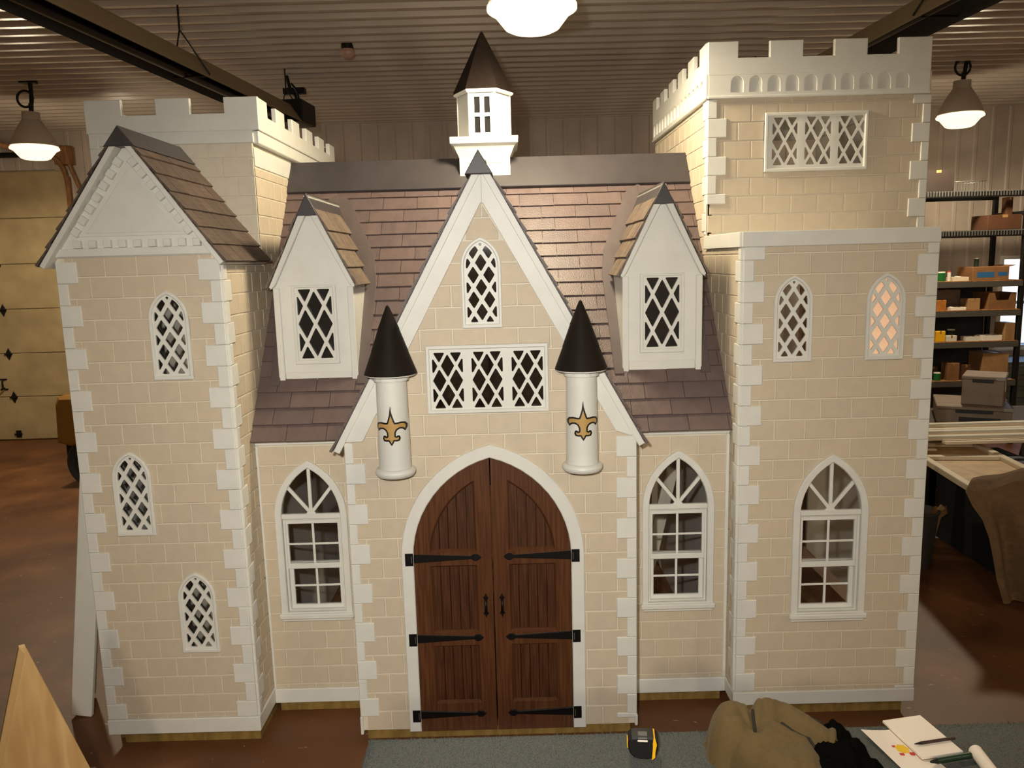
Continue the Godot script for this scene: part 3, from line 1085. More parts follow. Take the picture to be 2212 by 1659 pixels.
func turret(parent: Node, at: Vector3) -> void:
	var m := MB.new()
	m.lathe([Vector2(0.0, 0.0), Vector2(0.0735, 0.0), Vector2(0.0735, 0.02), Vector2(0.0685, 0.42), Vector2(0.0685, 0.455)], 32)
	var t := part("turret", m, M.white_trim, parent, Transform3D(Basis.IDENTITY, at))
	var r := MB.new()
	r.lathe([Vector2(0.0, -0.004), Vector2(0.076, -0.004), Vector2(0.085, -0.001), Vector2(0.0915, 0.009), Vector2(0.093, 0.018), Vector2(0.090, 0.027), Vector2(0.083, 0.033), Vector2(0.074, 0.035)], 36)
	part("foot_ring", r, M.white_trim, t)
	for k in 7:
		var c := MB.new()
		var a0 := TAU * (k + 0.5) / 7.0 + 0.03
		c.lathe([Vector2(0.068, 0.435), Vector2(0.079, 0.435), Vector2(0.079, 0.462), Vector2(0.068, 0.462)], 6, a0, a0 + TAU / 7.0 - 0.06)
		part("collar_block", c, M.white_trim, t)
	var u := MB.new()
	u.lathe([Vector2(0.06, 0.458), Vector2(0.112, 0.458), Vector2(0.114, 0.464), Vector2(0.06, 0.47)], 36)
	part("cone_soffit", u, M.white_trim, t)
	var k2 := MB.new()
	k2.lathe([Vector2(0.115, 0.464), Vector2(0.1175, 0.464), Vector2(0.1175, 0.469), Vector2(0.081, 0.566), Vector2(0.0825, 0.566), Vector2(0.047, 0.664), Vector2(0.0485, 0.664), Vector2(0.007, 0.764), Vector2(0.0, 0.771)], 28)
	part("cone", k2, M.cone_brown, t)
	var full := scaled(fleur(), 0.175)
	part("emblem_outline", wrapped(offset(full, 0.0012), 0.0748, 0.150, 0.0125, 0.0), M.emblem_black, t)
	part("emblem", wrapped(offset(full, -0.0060), 0.0756, 0.150, 0.0125, 0.0), M.emblem_gold, t)

func dormer(parent: Node, xc: float, dy: float) -> void:
	var zf := -0.40
	var h := 0.197
	var x0 := xc - h
	var x1 := xc + h
	var yb := 1.722 + dy
	var ye := 2.20 + dy
	var o := rect(xc - 0.094, 1.832 + dy, xc + 0.094, 2.194 + dy)
	var pent := pv([x0, yb, x1, yb, x1, ye, xc, 2.60 + dy, x0, ye])
	var d := part("dormer", plate(pent, [o], zf - 0.02, zf, 0.07), M.white_trim, parent)
	for s in [-1, 1]:
		bx("corner_board", V(xc + s * (h - 0.013) - 0.016, yb - 0.014, zf), V(xc + s * (h - 0.013) + 0.016, ye - 0.004, zf + 0.012), M.white_trim, d)
		var sw := MB.new()
		sw.prism(pv([0.0, yb, 0.02, yb + 0.014, (ye - yb) * 0.77, ye, 0.0, ye]), -0.014, 0.0)
		var fx := frame(V(xc + s * h, 0, zf - 0.02), V(0, 0, -1), Vector3.UP)
		if s < 0:
			sw = MB.new()
			sw.prism(pv([0.0, yb, -0.02, yb + 0.014, (yb - ye) * 0.77, ye, 0.0, ye]), -0.014, 0.0)
			fx = frame(V(xc + s * h, 0, zf - 0.02), V(0, 0, 1), Vector3.UP)
		part("cheek", sw, M.white_trim, d, fx)
	bx("sill_board", V(x0 + 0.03, yb, zf), V(x1 - 0.03, yb + 0.05, zf + 0.006), M.white_trim, d)
	var wr := MB.new()
	wr.ring(rect(xc - 0.111, 1.811 + dy, xc + 0.111, 2.207 + dy), o, zf - 0.01, zf + 0.010, 0.003)
	part("window_frame", wr, M.white_trim, d)
	part("lattice", lattice(o, xc, 2.013 + dy + 0.0915, 0.0475, 0.0915, 0.0155, zf - 0.008, zf + 0.005), M.white_trim, d)
	var g := MB.new()
	g.prism(o, zf - 0.016, zf - 0.013)
	part("pane", g, M.glass, d)
	bx("dark_inside_sheet", V(x0 + 0.016, yb + 0.02, zf - 0.046), V(x1 - 0.016, ye - 0.01, zf - 0.036), M.black_void, d, 0.0)  # black sheet added to stand in for the dark inside the dormer
	# steep roof: slopes with wooden shingles, sitting on the main roof
	var run := 0.213
	var rise := 0.443
	var len := sqrt(run * run + rise * rise)
	for s in [1, -1]:
		var depth := 0.80
		var zb := zf + 0.03 - depth
		var x := frame(V(xc + s * run, 2.200 + dy, zf + 0.03 if s > 0 else zb), V(0, 0, -s), V(-s * run, rise, 0))
		var m := MB.new()
		m.prism(pv([0.0, 0.0, 0.395, 0.0, depth, len, 0.0, len]) if s > 0 else pv([depth, 0.0, depth - 0.395, 0.0, 0.0, len, depth, len]), -0.016, 0.0, 0.002)
		var r := part("dormer_roof", m, M.white_trim, parent, x)
		var ul := MB.new()
		ul.prism(pv([0.003, 0.003, 0.39, 0.003, depth - 0.01, len - 0.003, 0.003, len - 0.003]) if s > 0 else pv([depth - 0.003, 0.003, depth - 0.39, 0.003, 0.01, len - 0.003, depth - 0.003, len - 0.003]), 0.0005, 0.003)
		part("underlay", ul, M.dark_panel, r)
		for k in 4:
			var y := -0.006 + k * 0.1
			var w := 0.395 + k * 0.085
			if s > 0:
				shingles(r, -0.006, minf(w - 0.05, 0.62), y, y + 0.12, 0.2, 0.115, "lit_dormer_shingle", [], 0.013)
			else:
				shingles(r, depth - minf(w - 0.05, 0.62), depth + 0.006, y, y + 0.12, 0.2, 0.115, "lit_dormer_shingle", [], 0.013)
		var rk := MB.new()
		rk.prism(pv([xc + s * (run - 0.002), 2.188 + dy, xc + s * (run - 0.028), 2.206 + dy, xc, 2.570 + dy, xc, 2.622 + dy]), zf + 0.008, zf + 0.027, 0.003)
		part("rake_board", rk, M.white_trim, d)
	var cm := MB.new()
	cm.prism(pv([xc - 0.054, 2.543 + dy, xc + 0.054, 2.543 + dy, xc, 2.650 + dy]), -1.10, zf + 0.037, 0.003)
	part("ridge_cap", cm, M.slate_cap, d)

func castle_house() -> void:
	var t := thing("castle_house", "middle house of the playhouse with arched brown double door, slate roof and white cupola", "playhouse")
	var X0 := -1.240
	var X1 := 1.109
	var zp := -0.2525
	var zc := 0.0134
	var xc := -0.0735
	# recessed wall panels with the sash windows
	for s in 2:
		var a: float = X0 + 0.002 if s == 0 else 0.603
		var b: float = -0.742 if s == 0 else X1 - 0.002
		var wx: float = -0.986 if s == 0 else 0.8545
		var sash_y := 0.513
		var w := part("front_wall", plate(rect(a, 0.06, b, 1.462), [sash_hole(wx, sash_y)], -0.02, 0.0), M.joint_cream, t, Transform3D(Basis.IDENTITY, V(0, 0, zp)))
		bricks(w, rect(a, 0.135, b, 1.432), 0.158, 0.0974, 0.1425, -0.951 if s == 0 else 0.813, [MB.inset(arch(wx, sash_y + 0.002, sash_y + 0.548, 0.1815, 0.324), 0.004)])
		sash_window(t, wx, sash_y, zp)
		bx("base_board", V(a, 0.058, zp), V(b, 0.135, zp + 0.014), M.white_trim, t)
		bx("skid", V(a + 0.02 if s == 0 else a + 0.002, 0.0, zp - 0.05), V(b if s == 0 else b - 0.02, 0.058, zp - 0.012), M.green_lumber, t)
		bx("eave_board", V(a, 1.432, zp), V(b, 1.462, zp + 0.012), M.white_trim, t)
		if s == 1:
			bx("corner_board", V(b - 0.017, 0.136, zp), V(b, 1.431, zp + 0.012), M.white_trim, t)
		else:
			bx("corner_board", V(a, 0.136, zp), V(a + 0.012, 1.431, zp + 0.010), M.white_trim, t)
	# gabled front bay
	var front := Transform3D(Basis.IDENTITY, V(0, 0, zc))
	var C0 := -0.740
	var C1 := 0.603
	var opens := [[-0.327, -0.175, 1.637, 1.906], [-0.149, 0.005, 1.637, 1.906], [0.032, 0.186, 1.637, 1.906]]
	var holes := [arch(-0.0755, 0.0, 0.93, 0.372, 0.497), lancet_inner(-0.0865, 2.0055)]
	for o in opens:
		holes.append(rect(o[0], o[2], o[1], o[3]))
	var outline := pv([C0, 0.055, C1, 0.055, C1, 1.50, xc, 2.69, C0, 1.50])
	var bay := part("bay_wall", plate(outline, holes, -0.02, 0.0, 0.06), M.joint_cream, t, front)
	var outs := [arch(-0.0755, 0.0, 0.93, 0.428, 0.552), MB.inset(lancet_outer(-0.0865, 2.0055), 0.003), rect(-0.345, 1.622, 0.201, 1.928)]
	bricks(bay, pv([C0 + 0.035, 0.058, C1 - 0.04, 0.058, C1 - 0.04, 1.52, 0.535, 1.52, xc - 0.003, 2.55, xc - 0.004, 2.55, -0.66, 1.50, C0 + 0.035, 1.50]), 0.1545, 0.0973, 0.147, -0.517, outs)
	quoins(bay, C0, 1.0, 1.493, 0.133, false, 0.092, 0.040, 0.0975)
	quoins(bay, C1, -1.0, 1.494, 0.09, true, 0.095, 0.047, 0.0985)
	bx("corner_foot", V(C0 - 0.002, 0.040, -0.01), V(C0 + 0.012, 0.132, 0.016), M.white_trim, bay)
	bx("corner_foot", V(C1 - 0.010, 0.050, -0.01), V(C1 + 0.004, 0.105, 0.016), M.white_trim, bay)
	for s in [-1, 1]:
		bx("bay_side", V(C0 if s < 0 else C1 - 0.018, 0.06, zp + 0.016), V(C0 + 0.018 if s < 0 else C1, 1.47, zc - 0.021), M.white_trim, t)
		var bp: PackedVector2Array
		if s < 0:
			bp = pv([-0.752, 1.500, -0.652, 1.500, xc - 0.005, 2.553, xc, 2.551, xc, 2.725])
		else:
			bp = pv([0.605, 1.488, 0.507, 1.520, xc + 0.005, 2.551, xc, 2.551, xc, 2.725])
		var rb := MB.new()
		rb.prism(bp, zc, zc + 0.018, 0.002)
		part("gable_board", rb, M.white_trim, t)
	bx("skid", V(-0.715, 0.0, zc - 0.055), V(0.575, 0.053, zc - 0.012), M.green_lumber, t)
	lancet(t, -0.0865, 2.0055, zc)
	grid_window(t, -0.3485, 0.2045, 1.6195, 1.932, opens, zc, 0.038, 0.0673, 1.7715, 0.0132)
	gable_roof(t, xc, 0.712, 1.462, 2.748, 0.040, -1.10, 0.030, "shingle", 0.092, 0.20, 1.36, 0.40, M.white_trim)
	ridge_cap(t, xc - 0.008, 0.060, 2.672, 2.774, 0.070, -1.12)
	# arched double door
	var casing := PackedVector2Array()
	var oo := arch(-0.0735, 0.048, 0.93, 0.4295, 0.554, 12)
	var ii := arch(-0.0755, 0.048, 0.93, 0.370, 0.495, 12)
	for k in range(1, oo.size()):
		casing.append(oo[k])
	casing.append(oo[0])
	casing.append(ii[0])
	for k in range(ii.size() - 1, 0, -1):
		casing.append(ii[k])
	var cm := MB.new()
	cm.prism(casing, zc - 0.01, zc + 0.018, 0.004)
	part("door_casing", cm, M.white_trim, t)
	for s in [-1, 1]:
		door_leaf(t, s, zc)
	turret(t, V(-0.503, 1.352, 0.058))
	turret(t, V(0.349, 1.352, 0.058))
	# main roof
	var up := V(0, 1.41, -1.086).normalized()
	var slope := 1.7797
	var org := V(X0 + 0.001, 1.465, -0.195)
	var W := X1 - X0 - 0.002
	var k := up.y
	var skip := []
	var dh := []
	for e in [[-0.937, 0.0], [0.800, 0.012]]:
		var lx: float = e[0] - org.x
		var s0: float = (1.722 + e[1] - 1.465) / k
		skip.append(pv([lx - 0.2, s0 - 0.03, lx + 0.2, s0 - 0.03, lx + 0.2, s0 + 0.62, lx, s0 + 1.1, lx - 0.2, s0 + 0.62]))
		dh.append(rect(lx - 0.17, s0 + 0.04, lx + 0.17, s0 + 0.62))
	var gx := xc - org.x
	skip.append(pv([gx - 0.70, -0.1, gx + 0.70, -0.1, gx, 1.53]))
	dh.append(pv([gx - 0.62, -0.1, gx + 0.62, -0.1, gx, 1.34]))
	var roof := part("roof", plate(rect(0, 0, W, slope), dh, -0.022, 0.0, 0.1), M.white_trim, t, frame(org, Vector3.RIGHT, up))
	part("underlay", plate(rect(0.003, 0.003, W - 0.003, slope - 0.003), dh, 0.0005, 0.003, 0.1), M.dark_panel, roof)
	shingles(roof, 0.0, W, -0.010, 1.60, 0.0902, 0.196, "shingle", skip, 0.012)
	var rc := MB.new()
	rc.box(V(0.0, 1.572, 0.012), V(W, slope + 0.022, 0.030), 0.003)
	part("ridge_cap", rc, M.slate_cap, roof)
	for e in [[-0.937, 0.0], [0.800, 0.012]]:
		for s in [-1, 1]:
			var p := PackedVector2Array()
			for q in [[0.195, 1.70], [0.242, 1.70], [0.258, 2.19], [0.236, 2.33], [0.075, 2.655], [0.0, 2.70], [0.0, 2.60], [0.195, 2.20]]:
				p.append(Vector2(e[0] + s * q[0] - org.x, (q[1] + e[1] - 1.465) / k))
			var f := MB.new()
			f.prism(p, 0.004, 0.0195, 0.002)
			part("flashing", f, M.flashing, roof)
	var back := V(0, 1.41, 1.086)
	var br := part("rear_roof", plate(rect(0, 0, W, slope), [], -0.022, 0.0, 2.0), M.slate_cap, t, frame(V(X1 - 0.001, 1.465, -2.367), Vector3.LEFT, back))
	br.set_meta("label", "plain rear slope of the roof")
	dormer(t, -0.937, 0.0)
	dormer(t, 0.800, 0.012)
	cupola(t, V(-0.085, 0, -1.315))
	# what closes the house off inside and behind
	bx("loft_floor", V(X0 + 0.02, 1.440, -2.32), V(X1 - 0.02, 1.458, zp - 0.022), M.raw_wood, t)
	bx("loft_floor", V(C0 + 0.02, 1.500, zp - 0.02), V(C1 - 0.02, 1.518, zc - 0.022), M.raw_wood, t)
	bx("floor_deck", V(X0 + 0.02, 0.040, -2.30), V(X1 - 0.02, 0.058, zp - 0.055), M.raw_wood, t)
	bx("floor_deck", V(C0 + 0.02, 0.034, zp - 0.04), V(C1 - 0.02, 0.052, zc - 0.06), M.raw_wood, t)
	for s in [0, 1]:
		var sx := frame(V(X0 + 0.016 if s == 0 else X1 - 0.004, 0, 0), V(0, 0, -1), Vector3.UP)
		var sp := MB.new()
		sp.prism(pv([0.29, 1.459, 2.30, 1.459, 1.281, 2.80]), -0.012, 0.0)
		part("end_gable", sp, M.raw_wood, t, sx)
		bx("side_wall", V(X0 + 0.004 if s == 0 else X1 - 0.022, 0.06, -2.3), V(X0 + 0.022 if s == 0 else X1 - 0.004, 1.439, zp - 0.022), M.white_trim, t)
	for px in [-1.18, -0.45, 0.35, 1.02]:
		bx("rear_post", V(px, 0.059, -2.30), V(px + 0.06, 1.439, -2.26), M.raw_wood, t)
	bx("back_wall", V(-1.17, 0.06, -2.28), V(-0.44, 1.43, -2.27), M.dark_panel, t)
	bx("back_wall", V(-0.43, 0.6, -2.28), V(0.34, 1.43, -2.27), M.dark_panel, t)
	bx("inner_board", V(-0.80, 0.059, -0.75), V(-0.70, 1.30, -0.73), M.joint_cream, t)
	var ib := MB.new()
	ib.box(V(-0.035, 0.0, -0.01), V(0.035, 1.25, 0.01), 0.002)
	part("inner_board", ib, M.joint_cream, t, Transform3D(Basis(Vector3.BACK, -0.22), V(0.72, 0.062, -0.85)))
	settle(t, V(-0.07, 0, -0.6))

func door_leaf(t: Node3D, s: int, zc: float) -> void:
	var mid := -0.0755
	var a := mid - 0.370 if s < 0 else mid + 0.0028
	var b := mid - 0.0028 if s < 0 else mid + 0.370
	var zf := zc + 0.006
	var whole: PackedVector2Array = meet(arch(mid, 0.045, 0.93, 0.3685, 0.4935, 16), rect(a, 0.0, b, 2.0))[0]
	var pa := -0.367 if s < 0 else 0.0015
	var pb := -0.1495 if s < 0 else 0.222
	var panels := [rect(pa, 0.188, pb, 0.487), rect(pa, 0.550, pb, 0.890), meet(arch(mid, 0.957, 0.9571, 0.297, 0.422, 16) if false else arch(mid, 0.5, 0.93, 0.297, 0.422, 16), rect(pa, 0.957, pb, 1.5))[0]]
	var leaf := part("door_leaf", plate(whole, panels, zf - 0.03, zf, 0.06), M.walnut, t)
	var n := 0
	for p in panels:
		var bb := bounds(p)
		# chamfered moulding round the panel
		var mo := MB.new()
		var q: PackedVector2Array = MB.ccw(p)
		var inn := MB.inset(q, 0.011)
		for i in q.size():
			var j := (i + 1) % q.size()
			mo.q(V(q[i].x, q[i].y, zf), V(q[j].x, q[j].y, zf), V(inn[j].x, inn[j].y, zf - 0.015), V(inn[i].x, inn[i].y, zf - 0.015))
		part("moulding", mo, M.walnut, leaf)
		for k in 5:
			var w := (bb.size.x) / 5.0
			for c in meet(q, rect(bb.position.x + k * w + 0.0008, 0.0, bb.position.x + (k + 1) * w - 0.0008, 3.0)):
				var pm := MB.new()
				pm.prism(c, zf - 0.028, zf - 0.014, 0.0025, false)
				part("plank", pm, M.walnut_dark, leaf)
		n += 1
	var e := a if s < 0 else b
	for y in [0.9285, 0.526, 0.132]:
		var hm := MB.new()
		hm.box(V(e - 0.039 if s < 0 else e + 0.001, y - 0.031, zc + 0.017), V(e - 0.001 if s < 0 else e + 0.039, y + 0.031, zc + 0.021), 0.001)
		var d := -s
		var tip := pv([e, y - 0.021, e + d * 0.27, y - 0.0075, e + d * 0.285, y - 0.017, e + d * 0.300, y - 0.016, e + d * 0.318, y, e + d * 0.300, y + 0.016, e + d * 0.285, y + 0.017, e + d * 0.27, y + 0.0075, e, y + 0.021])
		hm.prism(tip, zf, zf + 0.006, 0.002, false)
		var cyl := MB.new()
		part("hinge", hm, M.black_iron, leaf)
		cyl.box(V(e - 0.010 if s < 0 else e + 0.007, y - 0.017, zc + 0.019), V(e - 0.007 if s < 0 else e + 0.010, y + 0.017, zc + 0.0225), 0.0005)
		part("hinge_pin_highlight", cyl, M.galvanised, leaf)  # pale strip painted in as the highlight on the pin
	var hx := -0.113 if s < 0 else -0.036
	var h := MB.new()
	for v in [1, -1]:
		var y0: float = 0.687 + v * 0.034
		h.prism(pv([hx - 0.005, y0 - v * 0.006, hx + 0.005, y0 - v * 0.006, hx + 0.0135, y0 + v * 0.006, hx + 0.006, y0 + v * 0.012, hx, y0 + v * 0.028, hx - 0.006, y0 + v * 0.012, hx - 0.0135, y0 + v * 0.006]), zf, zf + 0.005, 0.0015, false)
	h.tube([V(hx, 0.721, zf + 0.003), V(hx, 0.712, zf + 0.022), V(hx, 0.687, zf + 0.027), V(hx, 0.662, zf + 0.022), V(hx, 0.653, zf + 0.003)], 0.0065, 8)
	part("handle", h, M.black_iron, leaf)

func cupola(t: Node3D, at: Vector3) -> void:
	var x := at.x
	var z := at.z
	var w := 0.148
	var d := 0.132
	var b := MB.new()
	b.box(V(x - w, 2.735, z - d), V(x + w, 2.905, z + d), 0.002)
	var c := part("cupola", b, M.white_trim, t)
	bx("panel_line", V(x - 0.10, 2.868, z + d), V(x + 0.10, 2.874, z + d + 0.003), M.white_trim, c, 0.001)
	var loops := []
	for e in [[0.148, 2.900], [0.150, 2.905], [0.168, 2.945], [0.176, 2.962], [0.190, 2.972], [0.196, 2.976], [0.197, 3.012], [0.10, 3.013]]:
		var k: float = e[0] - w
		loops.append(PackedVector3Array([V(x - w - k, e[1], z + d + k), V(x + w + k, e[1], z + d + k), V(x + w + k, e[1], z - d - k), V(x - w - k, e[1], z - d - k)]))
	var co := MB.new()
	co.loops(loops)
	co.q(loops[7][0], loops[7][1], loops[7][2], loops[7][3])
	part("cornice", co, M.white_trim, c)
	var r := 0.153
	var ap := r * 0.866
	for k in 6:
		var m: MB
		var holes := []
		if k == 0:
			for hx in [-0.029, 0.029]:
				for hy in [3.085, 3.195]:
					holes.append(rect(hx - 0.0165, hy - 0.045, hx + 0.0165, hy + 0.045))
		m = plate(rect(-r * 0.5, 3.010, r * 0.5, 3.275), holes, -0.012, 0.0, 0.03)
		var ang := TAU * k / 6.0 - 0.05
		var f := Transform3D(Basis(Vector3.UP, ang), V(x, 0, z) + Basis(Vector3.UP, ang) * V(0, 0, ap))
		part("side_panel", m, M.white_trim, c, f)
		var tm := MB.new()
		tm.box(V(r * 0.5 - 0.011, 3.010, 0.0), V(r * 0.5 + 0.006, 3.272, 0.006), 0.002)
		part("corner_trim", tm, M.white_trim, c, f)
		if k == 0:
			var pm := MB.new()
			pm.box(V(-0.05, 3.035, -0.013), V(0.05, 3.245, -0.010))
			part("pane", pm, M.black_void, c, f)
	var hex := []
	for e in [[0.165, 3.262], [0.176, 3.270], [0.178, 3.280], [0.15, 3.283]]:
		var l := PackedVector3Array()
		for k in 6:
			var a := TAU * (k + 0.5) / 6.0 - 0.05 - PI / 3.0
			l.append(V(x + sin(a) * e[0], e[1], z + cos(a) * e[0]))
		hex.append(l)
	var ev := MB.new()
	ev.loops(hex)
	part("eave", ev, M.white_trim, c)
	var rl := []
	for e in [[0.150, 3.276], [0.180, 3.281], [0.180, 3.287], [0.010, 3.620], [0.001, 3.630]]:
		var l := PackedVector3Array()
		for k in 6:
			var a := TAU * (k + 0.5) / 6.0 - 0.05 - PI / 3.0
			l.append(V(x + sin(a) * e[0], e[1], z + cos(a) * e[0]))
		rl.append(l)
	var ro := MB.new()
	ro.loops(rl)
	part("spire_roof", ro, M.cupola_roof, c)

# ------------------------------------------------------------------ the workshop
const ZB := -7.2
const CEIL := 4.2

func ribbed(x0: float, x1: float, y0: float, y1: float, pitch: float, flat: float, slope: float, h: float) -> MB:  # steel sheet with ribs running along y, facing +z
	var m := MB.new()
	var x := x0
	var prof := []
	while x < x1 - 0.001:
		prof.append_array([[x, 0.0], [x + flat, 0.0], [x + flat + slope, h], [x + pitch - slope, h], [x + pitch, 0.0]])
		x += pitch
	for i in prof.size() - 1:
		var a: Array = prof[i]
		var b: Array = prof[i + 1]
		if b[0] - a[0] > 1e-5:
			m.q(V(a[0], y0, a[1]), V(b[0], y0, b[1]), V(b[0], y1, b[1]), V(a[0], y1, a[1]))
	return m

func shell() -> void:
	var f := MB.new()
	f.box(V(-9.2, -0.2, ZB - 0.2), V(9.2, 0, 9.7))
	struct("floor", f, M.concrete)
	var c := MB.new()
	c.box(V(-9.2, CEIL + 0.002, ZB - 0.2), V(9.2, CEIL + 0.2, 9.7))
	var ceil := struct("ceiling", c, M.wall_outside)
	var pitch := 0.2046
	for k in 17:
		var m := ribbed(0.0, pitch * 5.0, -9.0, 9.0, pitch, 0.118, 0.020, 0.034)
		var z := ZB + 0.02 + k * pitch * 5.0
		if z > 9.5:
			break
		part("ceiling_panel", m, M.ceiling_steel, ceil, frame(V(0, CEIL, z + pitch * 5.0), V(0, 0, -1), V(1, 0, 0)))
	# back wall with its window and door openings
	var wx0 := 6.80
	var wx1 := 7.712
	var w := struct("wall_back", plate(rect(-9.2, 0, 9.2, CEIL), [rect(wx0, 0.965, wx1, 2.14)], -0.2, 0.0, 0.7), M.wall_outside)
	w.position = V(0, 0, ZB - 0.002)
	var pw := 0.912
	for k in range(-1, 20):
		var xa := -8.704 + k * pw
		if xa > 8.9 or xa < -9.1 and k < 0:
			continue
		var spans := [[0.0, CEIL]]
		if absf(xa - wx0) < 0.01:
			spans = [[0.0, 0.965], [2.14, CEIL]]
		if xa < -6.3 and xa > -8.95:
			spans = [[3.66, CEIL]]
		elif xa < -5.6 and xa > -8.95:
			spans = [[0.0, CEIL]]
		for s in spans:
			part("wall_panel", ribbed(xa, minf(xa + pw, 9.0), s[0], s[1], 0.228, 0.165, 0.014, 0.014), M.wall_steel, w, Transform3D(Basis.IDENTITY, V(0, 0, 0.004)))
	for e in [["wall_left", V(-9.2, 0, ZB - 0.2), V(-9.0, CEIL, 9.7)], ["wall_right", V(9.0, 0, ZB - 0.2), V(9.2, CEIL, 9.7)], ["wall_front", V(-9.0, 0, 9.5), V(9.0, CEIL, 9.7)]]:
		var m := MB.new()
		m.box(e[1], e[2])
		struct(e[0], m, M.wall_steel)
	var tr := MB.new()
	tr.box(V(-9.0, CEIL - 0.05, ZB), V(9.0, CEIL - 0.001, ZB + 0.03), 0.003)
	struct("trim_1", tr, M.wall_steel)
	# daylight window
	var wm := MB.new()
	wm.ring(rect(wx0 - 0.05, 0.915, wx1 + 0.05, 2.19), rect(wx0, 0.965, wx1, 2.14), ZB - 0.05, ZB + 0.03, 0.004)
	var win := struct("window_1", wm, M.white_trim)
	bx("sash", V(wx0, 1.53, ZB - 0.06), V(wx1, 1.57, ZB - 0.03), M.white_trim, win)
	bx("pane", V(wx0, 0.966, ZB - 0.050), V(wx1, 1.529, ZB - 0.046), M.glass, win)
	bx("pane", V(wx0, 1.571, ZB - 0.050), V(wx1, 2.139, ZB - 0.046), M.glass, win)
	bx("window_sill", V(wx0 - 0.07, 0.895, ZB), V(wx1 + 0.07, 0.925, ZB + 0.07), M.white_trim, win)
	# overhead garage door at the left
	var dx0 := -8.95
	var dx1 := -5.80
	var dm := MB.new()
	dm.box(V(dx0, 0.0, ZB + 0.001), V(dx1, 3.65, ZB + 0.010))
	var d := struct("door_1", dm, M.door_cream)
	for k in 6:
		bx("door_panel", V(dx0 + 0.02, 0.012 + k * 0.605, ZB + 0.012), V(dx1 - 0.02, 0.012 + (k + 1) * 0.605 - 0.006, ZB + 0.055), M.door_cream, d, 0.008)
	for hx in [-6.86, -7.9]:
		for hy in [0.09, 0.612, 1.213, 1.815, 2.415]:
			var h := MB.new()
			h.prism(pv([hx - 0.045, hy, hx, hy - 0.085, hx + 0.045, hy, hx, hy + 0.085]) if hy > 0.2 else rect(hx - 0.035, hy - 0.05, hx + 0.035, hy + 0.05), ZB + 0.054, ZB + 0.068, 0.003)
			h.tube([V(hx - 0.05, hy, ZB + 0.072), V(hx + 0.05, hy, ZB + 0.072)], 0.012, 8)
			part("hinge", h, M.steel_dark, d)
	var hd := MB.new()
	hd.tube([V(-6.98, 0.74, ZB + 0.058), V(-6.98, 0.75, ZB + 0.09), V(-6.98, 0.84, ZB + 0.09), V(-6.98, 0.85, ZB + 0.058)], 0.012, 8)
	hd.box(V(-7.03, 0.855, ZB + 0.055), V(-6.93, 0.875, ZB + 0.07), 0.002)
	hd.box(V(-7.03, 0.715, ZB + 0.055), V(-6.93, 0.735, ZB + 0.07), 0.002)
	part("handle", hd, M.steel_dark, d)
	var rp := MB.new()
	rp.tube([V(-6.98, 0.72, ZB + 0.075), V(-7.1, 0.62, ZB + 0.075), V(-7.4, 0.56, ZB + 0.075)], 0.008, 6)
	part("pull_rope", rp, M.tape_tan, d)
	var ts := MB.new()
	ts.tube([V(dx0, 3.84, ZB + 0.14), V(-6.3, 3.84, ZB + 0.14)], 0.035, 12)
	ts.tube([V(-6.3, 3.84, ZB + 0.14), V(-5.75, 3.84, ZB + 0.14)], 0.015, 10)
	part("torsion_bar", ts, M.steel_dark, d)
	var tk := MB.new()
	tk.box(V(-5.80, 0.0, ZB + 0.06), V(-5.74, 3.55, ZB + 0.11), 0.004)
	var arc := []
	for k in 9:
		var a := PI * 0.5 * k / 8.0
		arc.append(V(-5.77, 3.45 + sin(a) * 0.32, ZB + 0.10 + (1.0 - cos(a)) * 0.32))
	arc.append(V(-5.77, 3.77, ZB + 2.6))
	tk.tube(arc, 0.03, 8)
	tk.box(V(-5.86, 3.70, ZB + 0.05), V(-5.66, 3.93, ZB + 0.20), 0.005)
	tk.tube([V(-5.70, 3.72, ZB + 0.15), V(-5.55, 3.2, ZB + 0.09)], 0.025, 6)
	tk.box(V(-5.64, 3.05, ZB + 0.03), V(-5.46, 3.28, ZB + 0.14), 0.01)
	part("door_track", tk, M.raw_wood, d)

